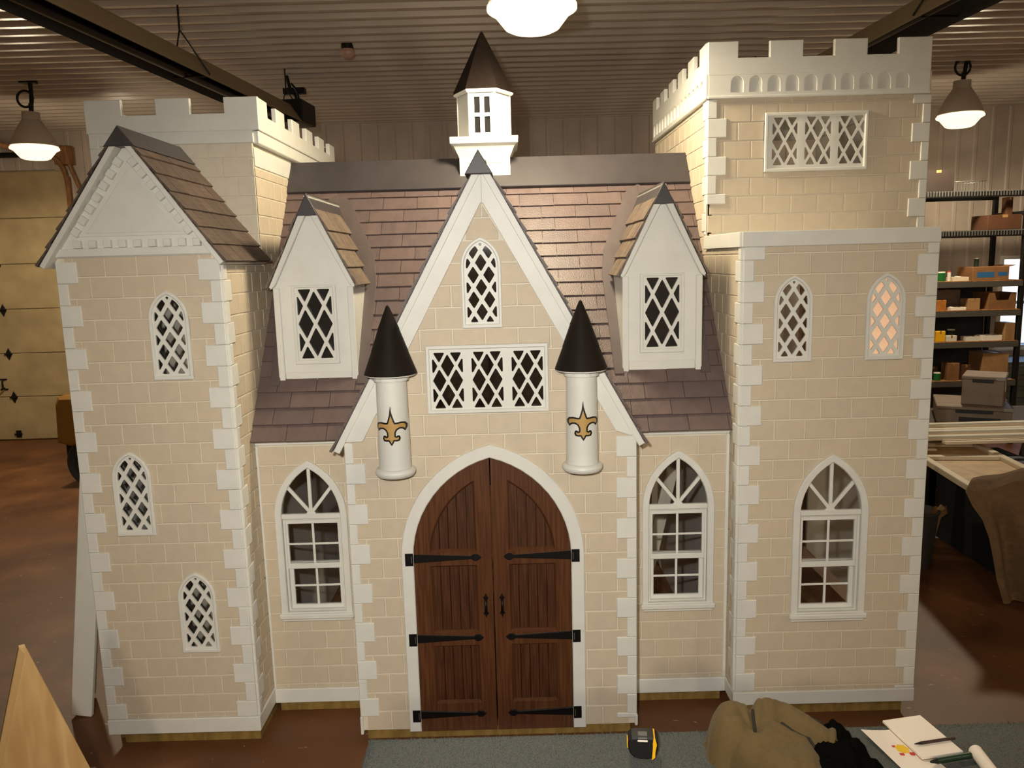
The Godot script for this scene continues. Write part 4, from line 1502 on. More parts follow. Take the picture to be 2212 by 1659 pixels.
func lamp(at: Vector3, energy: float, label: String) -> void:  # a high bay lamp; at is the middle of the lens rim
	var t := thing("high_bay_lamp", label, "lamp", V(at.x, CEIL, at.z), 0.0, "high bay lamps")
	var o := at - V(at.x, CEIL, at.z)
	var h := MB.new()
	h.lathe([Vector2(0.205, 0.012), Vector2(0.215, 0.018), Vector2(0.19, 0.09), Vector2(0.15, 0.17), Vector2(0.11, 0.235), Vector2(0.085, 0.27), Vector2(0.08, 0.345), Vector2(0.0, 0.350)], 32)
	h.lathe([Vector2(0.0, 0.22), Vector2(0.13, 0.19), Vector2(0.18, 0.09), Vector2(0.205, 0.012)], 32)
	part("housing", h, M.lamp_housing, t, Transform3D(Basis.IDENTITY, o))
	var l := MB.new()
	l.lathe([Vector2(0.0, -0.112), Vector2(0.11, -0.110), Vector2(0.135, -0.098), Vector2(0.19, -0.030), Vector2(0.222, -0.012), Vector2(0.222, 0.002), Vector2(0.19, 0.011), Vector2(0.0, 0.011)], 36)
	part("lens", l, M.lamp_lens, t, Transform3D(Basis.IDENTITY, o))
	var c := MB.new()
	c.tube([V(0, o.y + 0.34, 0), V(0, o.y + 0.43, 0)], 0.012, 8)
	var ring := []
	for k in 20:
		var a := TAU * k / 20.0
		ring.append(V(-0.02 + cos(a) * 0.078, o.y + 0.47 + sin(a) * 0.078, 0.03))
	c.tube(ring, 0.012, 8, true)
	part("cord_loop", c, M.black_rubber, t)
	var hk := MB.new()
	hk.tube([V(0.01, o.y + 0.34, 0), V(0.03, o.y + 0.52, 0), V(0.03, -0.03, 0)], 0.020, 10)
	part("hanger", hk, M.black_iron, t)
	bx("ceiling_plate", V(-0.055, -0.035, -0.055), V(0.09, 0.0, 0.055), M.steel_dark, t)
	var om := SpotLight3D.new()
	om.name = "bulb"
	om.light_color = LAMP
	om.light_energy = energy
	om.light_size = 0.12
	om.spot_range = 30.0
	om.spot_attenuation = 2.0
	om.spot_angle = 89.9
	om.spot_angle_attenuation = 0.3
	om.shadow_enabled = true
	om.position = o + V(0, -0.05, 0)
	om.rotation.x = -PI * 0.5
	t.add_child(om)
	var gl := OmniLight3D.new()
	gl.name = "lens_glow"
	gl.light_color = LAMP
	gl.light_energy = energy * 0.5
	gl.light_size = 0.15
	gl.omni_range = 30.0
	gl.omni_attenuation = 2.0
	gl.shadow_enabled = true
	gl.position = o + V(0, -0.03, 0)
	t.add_child(gl)

func flash_lamp(at: Vector3, energy: float) -> void:  # the photographer's light, on a stand just behind the camera
	var t := thing("flash_lamp", "photographer's flash lamp on a thin tripod stand behind the camera", "flash", V(at.x, 0, at.z))
	var tilt := Transform3D(Basis(Vector3.RIGHT, -0.29), V(0, at.y, 0))
	var h := MB.new()
	h.box(V(-0.055, -0.04, -0.02), V(0.055, 0.04, 0.12), 0.01)
	part("head", h, M.black_rubber, t, tilt)
	var f := MB.new()
	f.box(V(-0.045, -0.03, -0.030), V(0.045, 0.03, -0.0205), 0.002)
	part("flash_window", f, M.flash_window, t, tilt)
	var p := MB.new()
	p.tube([V(0, 0.5, 0.06), V(0, at.y - 0.03, 0.06)], 0.012, 10)
	part("pole", p, M.steel_dark, t)
	for k in 3:
		var a := TAU * k / 3.0
		var l := MB.new()
		l.tube([V(0, 0.75, 0.06), V(sin(a) * 0.38, 0.008, 0.06 + cos(a) * 0.38)], 0.010, 8)
		part("leg", l, M.steel_dark, t)
	var sl := SpotLight3D.new()
	sl.name = "flash_tube"
	sl.light_color = Color(1.0, 0.985, 0.955)
	sl.light_energy = energy
	sl.light_size = 0.04
	sl.spot_range = 30.0
	sl.spot_attenuation = 2.0
	sl.spot_angle = 48.0
	sl.spot_angle_attenuation = 1.0
	sl.shadow_enabled = true
	sl.transform = tilt * Transform3D(Basis.IDENTITY, V(0, 0, -0.04))
	t.add_child(sl)

func heater(at: Vector3, turn: float, z0: float, z1: float, hang: Array, label: String) -> void:  # a long radiant tube under its reflector; at is the middle of the open bottom
	var t := thing("tube_heater", label, "heater", V(at.x, CEIL, at.z), turn, "tube heaters under the ceiling")
	var y := at.y - CEIL
	var prof := [[-0.155, -0.02], [-0.145, 0.0], [-0.045, 0.15], [0.045, 0.15], [0.145, 0.0], [0.155, -0.02]]
	for inside in [false, true]:
		var m := MB.new()
		for i in prof.size() - 1:
			var a: Array = prof[i]
			var b: Array = prof[i + 1]
			var d := 0.004 if inside else 0.0
			if inside:
				m.q(V(a[0] * 0.985, a[1] + y - d, z0), V(b[0] * 0.985, b[1] + y - d, z0), V(b[0] * 0.985, b[1] + y - d, z1), V(a[0] * 0.985, a[1] + y - d, z1))
			else:
				m.q(V(a[0], a[1] + y, z1), V(b[0], b[1] + y, z1), V(b[0], b[1] + y, z0), V(a[0], a[1] + y, z0))
		part("reflector_lining" if inside else "reflector", m, M.heater_inside if inside else M.heater_skin, t)
	var tb := MB.new()
	tb.tube([V(-0.06, y + 0.04, z0), V(-0.06, y + 0.04, z1 + 0.2)], 0.040, 14)
	part("burner_tube", tb, M.tube_steel, t)
	for z in hang:
		var hm := MB.new()
		hm.tube([V(0, -0.0, z), V(0, -0.20, z)], 0.007, 6)
		for s in [-1, 1]:
			hm.tube([V(0, -0.20, z), V(s * 0.145, y + 0.01, z - 0.12)], 0.006, 6)
		hm.tube([V(-0.14, y + 0.005, z - 0.12), V(0.14, y + 0.005, z - 0.12)], 0.008, 6)
		part("hanger_chain", hm, M.steel_dark, t)
	bx("burner_box", V(-0.16, y - 0.01, z1 - 0.10), V(0.16, y + 0.20, z1 + 0.28), M.black_iron, t, 0.01)
	var g := MB.new()
	g.tube([V(0.02, y + 0.17, z1), V(0.0, y + 0.28, z1), V(-0.05, y + 0.34, z1), V(-0.08, -0.02, z1)], 0.018, 8)
	g.tube([V(0.08, y + 0.17, z1 + 0.1), V(0.05, y + 0.32, z1 + 0.1), V(0.0, y + 0.38, z1 + 0.1)], 0.012, 8)
	g.box(V(-0.12, y + 0.30, z1 - 0.04), V(0.10, y + 0.36, z1 + 0.03), 0.005)
	part("gas_pipe", g, M.black_iron, t)

func ceiling_things() -> void:
	heater(V(-2.395, 3.70, -1.3), -0.105, 2.6, -3.35, [2.0, -1.12, -3.1], "long tube heater with dark reflector hanging above the brown shingled tower")
	heater(V(2.70, 3.70, -1.3), 0.07, 2.6, -3.35, [1.8, -0.1, -3.1], "long tube heater with dark reflector hanging above the battlement tower")
	var t := thing("smoke_detector", "small pale smoke detector dome on the ribbed ceiling", "smoke detector", V(-1.313, CEIL, -3.644))
	var b := MB.new()
	b.lathe([Vector2(0.0, -0.045), Vector2(0.05, -0.045), Vector2(0.055, -0.04), Vector2(0.055, 0.0)], 20)
	part("base", b, M.steel_dark, t)
	var d := MB.new()
	d.lathe([Vector2(0.0, -0.125), Vector2(0.035, -0.118), Vector2(0.058, -0.095), Vector2(0.062, -0.07), Vector2(0.055, -0.045)], 20)
	part("dome", d, M.smoke_white, t)

func left_side() -> void:
	# yellow forklift, mostly hidden by the gabled tower
	var t := thing("forklift", "yellow forklift parked behind the gabled tower, black tyre showing", "forklift", V(-4.1, 0, -4.6))
	var cw := MB.new()
	cw.prism(pv([-0.74, 0.50, -0.60, 0.46, 0.6, 0.46, 0.6, 0.86, -0.1, 1.0, -0.68, 1.0, -0.72, 0.92]), -0.95, -0.02, 0.03)
	part("counterweight", cw, M.forklift_yellow, t)
	bx("chassis", V(-0.70, 0.20, -0.9), V(0.9, 0.50, -0.10), M.black_iron, t, 0.02)
	for e in [[-0.40, -0.12], [0.70, -0.12], [-0.46, -0.85], [0.70, -0.85]]:
		var wm := MB.new()
		wm.lathe([Vector2(0.0, -0.09), Vector2(0.14, -0.09), Vector2(0.15, -0.06), Vector2(0.20, -0.07), Vector2(0.25, -0.09), Vector2(0.27, -0.07), Vector2(0.27, 0.07), Vector2(0.25, 0.09), Vector2(0.20, 0.07), Vector2(0.15, 0.06), Vector2(0.14, 0.09), Vector2(0.0, 0.09)], 36)
		var wl := part("tyre", wm, M.black_rubber, t, Transform3D(Basis(Vector3.RIGHT, PI * 0.5), V(e[0], 0.27, e[1])))
		var hub := MB.new()
		hub.lathe([Vector2(0.0, 0.075), Vector2(0.05, 0.08), Vector2(0.13, 0.062), Vector2(0.148, 0.075), Vector2(0.148, 0.05)], 24)
		part("wheel_rim", hub, M.tube_steel, wl)
	var mast := MB.new()
	for z in [-0.8, -0.2]:
		mast.box(V(0.98, 0.08, z - 0.04), V(1.06, 1.9, z + 0.04), 0.005)
	part("mast", mast, M.steel_dark, t)
	for z in [-0.7, -0.3]:
		bx("fork", V(1.07, 0.05, z - 0.05), V(1.9, 0.09, z + 0.05), M.steel_dark, t)
	# white board leaning on the gabled tower
	var lb := thing("leaning_board", "long white board leaning against the left side of the gabled tower", "board", V(-2.262, 0, -0.34))
	var lm := MB.new()
	var sn := sin(-0.148)
	lm.box(V(-0.054, 0.008, 0.062), V(0.054, 1.60, 0.09), 0.004)
	part("face_board", lm, M.white_trim, lb, Transform3D(Basis(Vector3.BACK, -0.148), V(0, 0, 0)))
	bx("back_board", V(-0.054, 0.010, -0.12), V(-0.030, 1.60, 0.0615), M.white_trim, lb, 0.003).transform = Transform3D(Basis(Vector3.BACK, -0.148), Vector3.ZERO)
	# triangular plywood offcut in front
	var pt := thing("plywood_wedge", "narrow triangular piece of plywood standing upright near the camera", "plywood", V(-1.531, 0, 1.2), 0.62)
	var pm := MB.new()
	pm.prism(pv([-0.325, 0.0, 0.325, 0.0, 0.008, 1.137, -0.008, 1.137]), -0.02, 0.0, 0.001)
	part("panel", pm, M.plywood, pt)
	var pe := MB.new()
	pe.prism(pv([-0.325, 0.0, -0.312, 0.0, 0.0045, 1.11, -0.008, 1.137]), -0.021, 0.0012, 0.0005)
	part("edge_band", pe, M.ply_edge, pt)

func blob(z_of: Callable, x0: float, x1: float, z0: float, z1: float, nx: int, nz: int, inside: Callable) -> MB:  # a heightfield piece lying on something
	var m := MB.new()
	var rows := []
	for j in nz + 1:
		var row := []
		for i in nx + 1:
			var x := lerpf(x0, x1, float(i) / nx)
			var z := lerpf(z1, z0, float(j) / nz)
			row.append(V(x, z_of.call(x, z), z))
		rows.append(row)
	m.smooth_grid(rows)
	return m

var fold_noise: FastNoiseLite

func seg_dist(p: Vector2, pts: Array) -> float:
	var d := 1e9
	for i in pts.size() - 1:
		d = minf(d, p.distance_to(Geometry2D.get_closest_point_to_segment(p, pts[i], pts[i + 1])))
	return d

func jacket_height(x: float, z: float) -> float:
	var p := Vector2(x, z)
	# body: a broad flat fold of cloth
	var q := p - Vector2(0.728 + (z - 1.5) * 0.10, 1.605)
	var e := pow(absf(q.x) / clampf(0.172 - (z - 1.46) * 0.42, 0.08, 0.18), 3.2) + pow(absf(q.y) / 0.225, 3.2)
	var h := 0.108 * pow(clampf(1.0 - e, 0.0, 1.0), 0.42) if e < 1.0 else 0.0
	# folded shoulder at the left and the sleeve across the top
	var a := seg_dist(p, [Vector2(0.622, 1.50), Vector2(0.640, 1.450), Vector2(0.675, 1.455)])
	h = smax(h, 0.138 * sqrt(maxf(0.0, 1.0 - pow(a / 0.062, 2.0))), 0.05)
	var b := seg_dist(p, [Vector2(0.735, 1.45), Vector2(0.79, 1.452), Vector2(0.835, 1.49), Vector2(0.868, 1.545)])
	var taper := lerpf(0.150, 0.108, clampf((x - 0.73) / 0.15, 0.0, 1.0))
	h = smax(h, taper * sqrt(maxf(0.0, 1.0 - pow(b / 0.056, 2.0))), 0.03)
	var g := seg_dist(p, [Vector2(0.765, 1.50), Vector2(0.79, 1.532), Vector2(0.825, 1.547), Vector2(0.835, 1.60)])
	h -= 0.016 * exp(-pow(g / 0.011, 2.0)) * clampf(h / 0.05, 0.0, 1.0)
	var c := seg_dist(p, [Vector2(0.70, 1.40), Vector2(0.692, 1.47), Vector2(0.686, 1.54)])
	h -= 0.020 * exp(-pow(c / 0.010, 2.0)) * clampf(h / 0.05, 0.0, 1.0)
	for w in [[Vector2(0.742, 1.42), Vector2(0.713, 1.465), Vector2(0.708, 1.52)], [Vector2(0.62, 1.50), Vector2(0.66, 1.49), Vector2(0.68, 1.52)]]:
		h -= 0.009 * exp(-pow(seg_dist(p, w) / 0.008, 2.0)) * clampf(h / 0.05, 0.0, 1.0)
	h += (fold_noise.get_noise_2d(x * 500.0, z * 500.0) * 0.010) * clampf(h / 0.04, 0.0, 1.0)
	return 0.9 + maxf(h, 0.0)

func smax(a: float, b: float, k: float) -> float:
	var h := clampf(0.5 + 0.5 * (a - b) / k, 0.0, 1.0)
	return lerpf(b, a, h) + k * h * (1.0 - h) * (1.0 if a > 0.0 and b > 0.0 else 0.0)

func lining_height(x: float, z: float) -> float:
	var p := Vector2(x, z)
	var h := 0.0
	for e in [[0.928, 1.478, 0.050, 0.082], [0.945, 1.545, 0.055, 0.072], [0.880, 1.600, 0.090, 0.100], [0.955, 1.62, 0.060, 0.065], [0.84, 1.66, 0.08, 0.09]]:
		var d: float = p.distance_to(Vector2(e[0], e[1])) / e[2]
		h = smax(h, e[3] * sqrt(maxf(0.0, 1.0 - d * d)), 0.02)
	h += (fold_noise.get_noise_2d(x * 1100.0, z * 1100.0 + 300.0) * 0.016) * clampf(h / 0.03, 0.0, 1.0)
	return 0.9 + maxf(h, 0.0)

func drape_mesh(z_of: Callable, x0: float, x1: float, z0: float, z1: float, step: float, floor_y: float) -> MB:  # keeps only the cells that rise above what they lie on
	var m := MB.new()
	var nx := int((x1 - x0) / step)
	var nz := int((z1 - z0) / step)
	var hs := []
	for j in nz + 1:
		var row := PackedFloat32Array()
		for i in nx + 1:
			row.append(z_of.call(x0 + i * step, z0 + j * step))
		hs.append(row)
	var nrm := func(i: int, j: int) -> Vector3:
		var l: float = hs[j][maxi(i - 1, 0)]
		var r: float = hs[j][mini(i + 1, nx)]
		var u: float = hs[maxi(j - 1, 0)][i]
		var d: float = hs[mini(j + 1, nz)][i]
		return V((l - r) / (2.0 * step), 1.0, (u - d) / (2.0 * step)).normalized()
	for j in nz:
		for i in nx:
			var top: float = maxf(maxf(hs[j][i], hs[j][i + 1]), maxf(hs[j + 1][i], hs[j + 1][i + 1]))
			if top < floor_y + 0.001:
				continue
			var a := V(x0 + i * step, hs[j][i], z0 + j * step)
			var b := V(x0 + (i + 1) * step, hs[j][i + 1], z0 + j * step)
			var c := V(x0 + (i + 1) * step, hs[j + 1][i + 1], z0 + (j + 1) * step)
			var d := V(x0 + i * step, hs[j + 1][i], z0 + (j + 1) * step)
			m.qs(d, c, b, a, nrm.call(i, j + 1), nrm.call(i + 1, j + 1), nrm.call(i + 1, j), nrm.call(i, j))
	return m

func bench() -> void:
	var t := thing("workbench", "carpet-topped workbench in the foreground below the camera", "workbench", V(1.1, 0, 2.1))
	var o := V(1.1, 0, 2.1)
	bx("bench_top", V(-0.415, 0.84, 1.378) - o, V(2.6, 0.889, 2.85) - o, M.raw_wood, t)
	bx("carpet_top", V(-0.418, 0.889, 1.372) - o, V(2.603, 0.900, 2.853) - o, M.carpet, t, 0.004)
	for e in [[-0.38, 1.42], [2.5, 1.42], [-0.38, 2.75], [2.5, 2.75]]:
		bx("leg", V(e[0], 0.0, e[1]) - o, V(e[0] + 0.08, 0.84, e[1] + 0.08) - o, M.raw_wood, t)
	bx("apron", V(-0.30, 0.74, 1.43) - o, V(2.5, 0.84, 1.455) - o, M.raw_wood, t)
	var fz := MB.new()
	for k in 2600:  # frayed pile along the far edge and over the nearer top
		var p := V(rng.randf_range(-0.42, 2.3), 0.898, 1.374 + absf(rng.randfn(0.0, 0.012)))
		if k % 7 == 0:
			p = V(-0.416 + absf(rng.randfn(0.0, 0.01)), 0.898, rng.randf_range(1.372, 1.7))
		elif k % 3 == 0:
			p = V(rng.randf_range(-0.41, 0.6), 0.898, rng.randf_range(1.374, 1.56))
		var h := rng.randf_range(0.004, 0.009) * (2.0 if rng.randf() < 0.04 else 1.0)
		var d := V(rng.randf_range(-0.004, 0.004), h, rng.randf_range(-0.006, 0.003))
		var s := V(rng.randf_range(0.0006, 0.0014), 0, rng.randf_range(-0.001, 0.001))
		fz.t(p - s, p + s, p + d)
	var fr := part("carpet_fray", fz, M.carpet_fibre, t, Transform3D(Basis.IDENTITY, -o))
	fr.set_meta("kind", "stuff")
	# tape measure
	var tm := thing("tape_measure", "black and yellow tape measure standing on the carpeted bench", "tape measure", V(0.383, 0.9, 1.482), -0.12)
	var body := pv([-0.012, 0.0, 0.010, 0.0, 0.024, 0.004, 0.034, 0.014, 0.0395, 0.030, 0.0400, 0.052, 0.037, 0.063, 0.029, 0.069, 0.010, 0.0705, -0.018, 0.0705, -0.034, 0.068, -0.043, 0.060, -0.0455, 0.047, -0.0445, 0.032, -0.039, 0.016, -0.028, 0.005])
	var bm := MB.new()
	bm.prism(body, -0.022, 0.022, 0.006)
	part("case", bm, M.black_rubber, tm)
	var ym := MB.new()
	ym.prism(pv([0.0215, 0.003, 0.0305, 0.0105, 0.0320, 0.034, 0.0355, 0.050, 0.0305, 0.0690, 0.0265, 0.0705, 0.0240, 0.053, 0.0245, 0.040]), -0.0232, 0.0238, 0.003)
	part("yellow_band", ym, M.yellow, tm)
	bx("yellow_clip", V(-0.0475, 0.032, -0.012), V(-0.0445, 0.055, 0.017), M.yellow, tm, 0.001)
	var lab := MB.new()
	lab.box(V(-0.013, 0.0, -0.012), V(0.013, 0.003, 0.010), 0.001)
	part("label_plate", lab, M.galvanised, tm, Transform3D(Basis(Vector3.RIGHT, 0.55), V(-0.004, 0.0685, 0.012)))
	bx("label_strip", V(-0.018, 0.0575, 0.0205), V(0.010, 0.0625, 0.0245), M.paper, tm, 0.001)
	# jacket
	fold_noise = FastNoiseLite.new()
	fold_noise.seed = 4
	fold_noise.frequency = 0.02
	fold_noise.fractal_octaves = 3
	var j := thing("jacket", "crumpled khaki work jacket with black lining lying on the bench", "jacket")
	part("body", drape_mesh(jacket_height, 0.50, 1.0, 1.34, 1.88, 0.0045, 0.9), M.khaki, j)
	part("lining", drape_mesh(lining_height, 0.76, 1.04, 1.40, 1.72, 0.0045, 0.9), M.black_lining, j)
	for s in [[[0.768, 1.495], [0.79, 1.530], [0.808, 1.541], [0.826, 1.549], [0.832, 1.572], [0.836, 1.60]], [[0.826, 1.425], [0.846, 1.452], [0.862, 1.482], [0.874, 1.515]], [[0.70, 1.455], [0.693, 1.485], [0.688, 1.52]]]:
		var pts := []
		for e in s:
			pts.append(V(e[0], jacket_height(e[0], e[1]) + 0.001, e[1]))
		var sm := MB.new()
		sm.tube(pts, 0.0052, 8)
		part("seam", sm, M.khaki_seam, j)
	var cf := []
	for e in [[0.884, 1.470], [0.896, 1.500], [0.893, 1.540], [0.878, 1.575], [0.855, 1.60]]:
		cf.append(V(e[0], maxf(jacket_height(e[0], e[1]), 0.952), e[1]))
	var cm := MB.new()
	cm.tube(cf, 0.011, 8)
	part("cuff", cm, M.khaki, j)
	settle(j, V(0.76, 0.9, 1.55))
	# papers and pens
	var sh := thing("paper_sheet", "curled white sheet with a yellow and red printed mark", "paper")
	var sm2 := MB.new()
	var rows := []
	for i in 9:
		var u := i / 8.0
		var row := []
		for k in 7:
			var w := k / 6.0
			var px := lerpf(1.030, 1.150, w) + u * 0.055
			var pz := lerpf(1.415, 1.394, w) + u * 0.235
			var lift := 0.016 * pow(1.0 - w, 2.0) * (1.0 - u) + 0.002
			row.append(V(px, 0.9008 + lift, pz))
		rows.append(row)
	rows.reverse()
	sm2.smooth_grid(rows)
	part("sheet", sm2, M.paper, sh)
	var pr := MB.new()
	var sun := PackedVector2Array()
	for k in 14:
		var a := TAU * k / 14.0
		var r := 0.020 if k % 2 == 0 else 0.016
		sun.append(Vector2(1.113 + cos(a) * r * 0.95, -1.493 + sin(a) * r))
	pr.prism(sun, 0.9040, 0.9078, 0.0, false)
	part("print", pr, M.print_yellow, sh, Transform3D(Basis(Vector3.RIGHT, -PI * 0.5), Vector3.ZERO))
	for e in [[1.094, 1.482], [1.101, 1.517], [1.131, 1.515]]:
		var rm := MB.new()
		rm.prism(rect(e[0] - 0.006, -e[1] - 0.0045, e[0] + 0.006, -e[1] + 0.0045), 0.9035, 0.9074, 0.0, false)
		part("print", rm, M.print_red, sh, Transform3D(Basis(Vector3.RIGHT, -PI * 0.5), Vector3.ZERO))
	settle(sh, V(1.09, 0.9, 1.45))
	var pd := thing("notepad", "blank white notepad lying over the printed sheet", "notepad")
	var pm := MB.new()
	pm.prism(pv([1.119, -1.365, 1.144, -1.542, 1.271, -1.520, 1.243, -1.343]), 0.906, 0.913, 0.001)
	part("page_block", pm, M.paper, pd, Transform3D(Basis(Vector3.RIGHT, -PI * 0.5), Vector3.ZERO))
	var pb := MB.new()
	pb.prism(pv([1.1185, -1.364, 1.1435, -1.543, 1.2715, -1.521, 1.2435, -1.342]), 0.9045, 0.906)
	part("backing_card", pb, M.card_c, pd, Transform3D(Basis(Vector3.RIGHT, -PI * 0.5), Vector3.ZERO))
	settle(pd, V(1.19, 0.9045, 1.44))
	pen("pen", "slim dark brown pen lying across the notepad", V(1.150, 0.9175, 1.489), V(1.276, 0.9175, 1.466), 0.0045, M.pen_brown)
	pen("marker", "thick dark green marker at the lower edge of the notepad", V(1.155, 0.9135, 1.563), V(1.280, 0.9135, 1.539), 0.0085, M.pen_green)
	var rl := thing("paper_roll", "short rolled strip of cream paper beside the green marker", "paper", V(1.300, 0.9, 1.526))
	var rm2 := MB.new()
	rm2.tube([V(0, 0.018, 0), V(-0.012, 0.018, 0.10)], 0.0175, 18)
	part("roll", rm2, M.paper, rl)
	var re := MB.new()
	re.tube([V(0.0005, 0.018, -0.004), V(-0.0005, 0.018, 0.004)], 0.010, 14)
	part("roll_core", re, M.card_c, rl)

func pen(called: String, label: String, a: Vector3, b: Vector3, r: float, m: Material) -> void:
	var t := thing(called, label, "pen")
	var d := (b - a).normalized()
	var m1 := MB.new()
	m1.tube([a + d * 0.02, b], r, 12)
	part("barrel", m1, m, t)
	var m2 := MB.new()
	m2.tube([a, a + d * 0.0199], r * 0.25, 10, false, r * 0.95)
	part("tip", m2, M.black_rubber, t)
	settle(t, V((a.x + b.x) * 0.5, a.y - r, (a.z + b.z) * 0.5))

func carton(called: String, label: String, cat: String, x0: float, x1: float, y0: float, h: float, z1: float, d: float, m: Material, kind := "box", group := "") -> Node3D:
	var t := thing(called, label, cat, V((x0 + x1) * 0.5, y0, z1 - d * 0.5), rng.randf_range(-0.04, 0.04), group)
	var w := (x1 - x0) * 0.5
	var e := d * 0.5
	match kind:
		"box":
			bx("body", V(-w, 0, -e), V(w, h, e), m, t, 0.004)
			bx("tape_strip", V(-w * 0.16, h - 0.03, -e - 0.0005), V(w * 0.16, h + 0.0012, e + 0.001), M.tape_tan, t, 0.0005)
		"open":
			var b := MB.new()
			b.box(V(-w, 0, -e), V(w, 0.006, e))
			b.box(V(-w, 0.006, -e), V(w, h, -e + 0.005))
			b.box(V(-w, 0.006, -e + 0.005), V(-w + 0.005, h, e))
			b.box(V(w - 0.005, 0.006, -e + 0.005), V(w, h, e))
			b.prism(pv([-w + 0.005, 0.006, w - 0.005, 0.006, w - 0.005, h, w * 0.62, h, w * 0.45, h * 0.55, -w * 0.45, h * 0.55, -w * 0.62, h, -w + 0.005, h]), e - 0.005, e)
			part("body", b, m, t)
			bx("contents", V(-w * 0.6, 0.007, -e * 0.5), V(w * 0.5, h * 0.45, e * 0.5), M.white_plastic, t)
		"flap":
			bx("body", V(-w, 0, -e), V(w, h, e), m, t, 0.004)
			var f := MB.new()
			f.prism(pv([w - 0.002, h - 0.004, w + h * 0.45, h + 0.01, w + h * 0.45, h + 0.016, w - 0.002, h + 0.003]), -e, e)
			part("flap", f, m, t)
			bx("printed_label", V(-w * 0.75, h * 0.22, e), V(w * 0.2, h * 0.62, e + 0.001), M.blue_print, t, 0.0003)
			bx("printed_label", V(w * 0.38, h * 0.3, e), V(w * 0.9, h * 0.6, e + 0.001), M.blue_print, t, 0.0003)
		"can":
			var c := MB.new()
			c.lathe([Vector2(0, 0), Vector2(w, 0), Vector2(w, h * 0.86), Vector2(w * 0.93, h * 0.88), Vector2(0, h * 0.88)], 20)
			part("body", c, m, t)
			var l := MB.new()
			l.lathe([Vector2(w * 0.9, h * 0.86), Vector2(w * 0.96, h * 0.88), Vector2(w * 0.9, h), Vector2(0, h)], 20)
			part("lid", l, M.white_plastic if m != M.white_plastic else M.print_red, t)
		"tray":
			var b := MB.new()
			b.box(V(-w, 0, -e), V(w, 0.006, e), 0.001)
			for s in [-1, 1]:
				b.box(V(-w, 0.006, s * e - 0.003 - s * 0.003), V(w, h, s * e + 0.003 - s * 0.003), 0.001)
				b.box(V(s * w - 0.003 - s * 0.003, 0.006, -e + 0.007), V(s * w + 0.003 - s * 0.003, h, e - 0.007), 0.001)
			part("body", b, m, t)
			for k in 3:
				bx("fitting", V(lerpf(-w, w, k / 3.0) + 0.012, 0.007, -e * 0.5), V(lerpf(-w, w, (k + 1) / 3.0) - 0.012, h * rng.randf_range(0.7, 1.25), e * 0.6), [M.paper, M.white_plastic, M.card_c][k], t, 0.004)
	return t

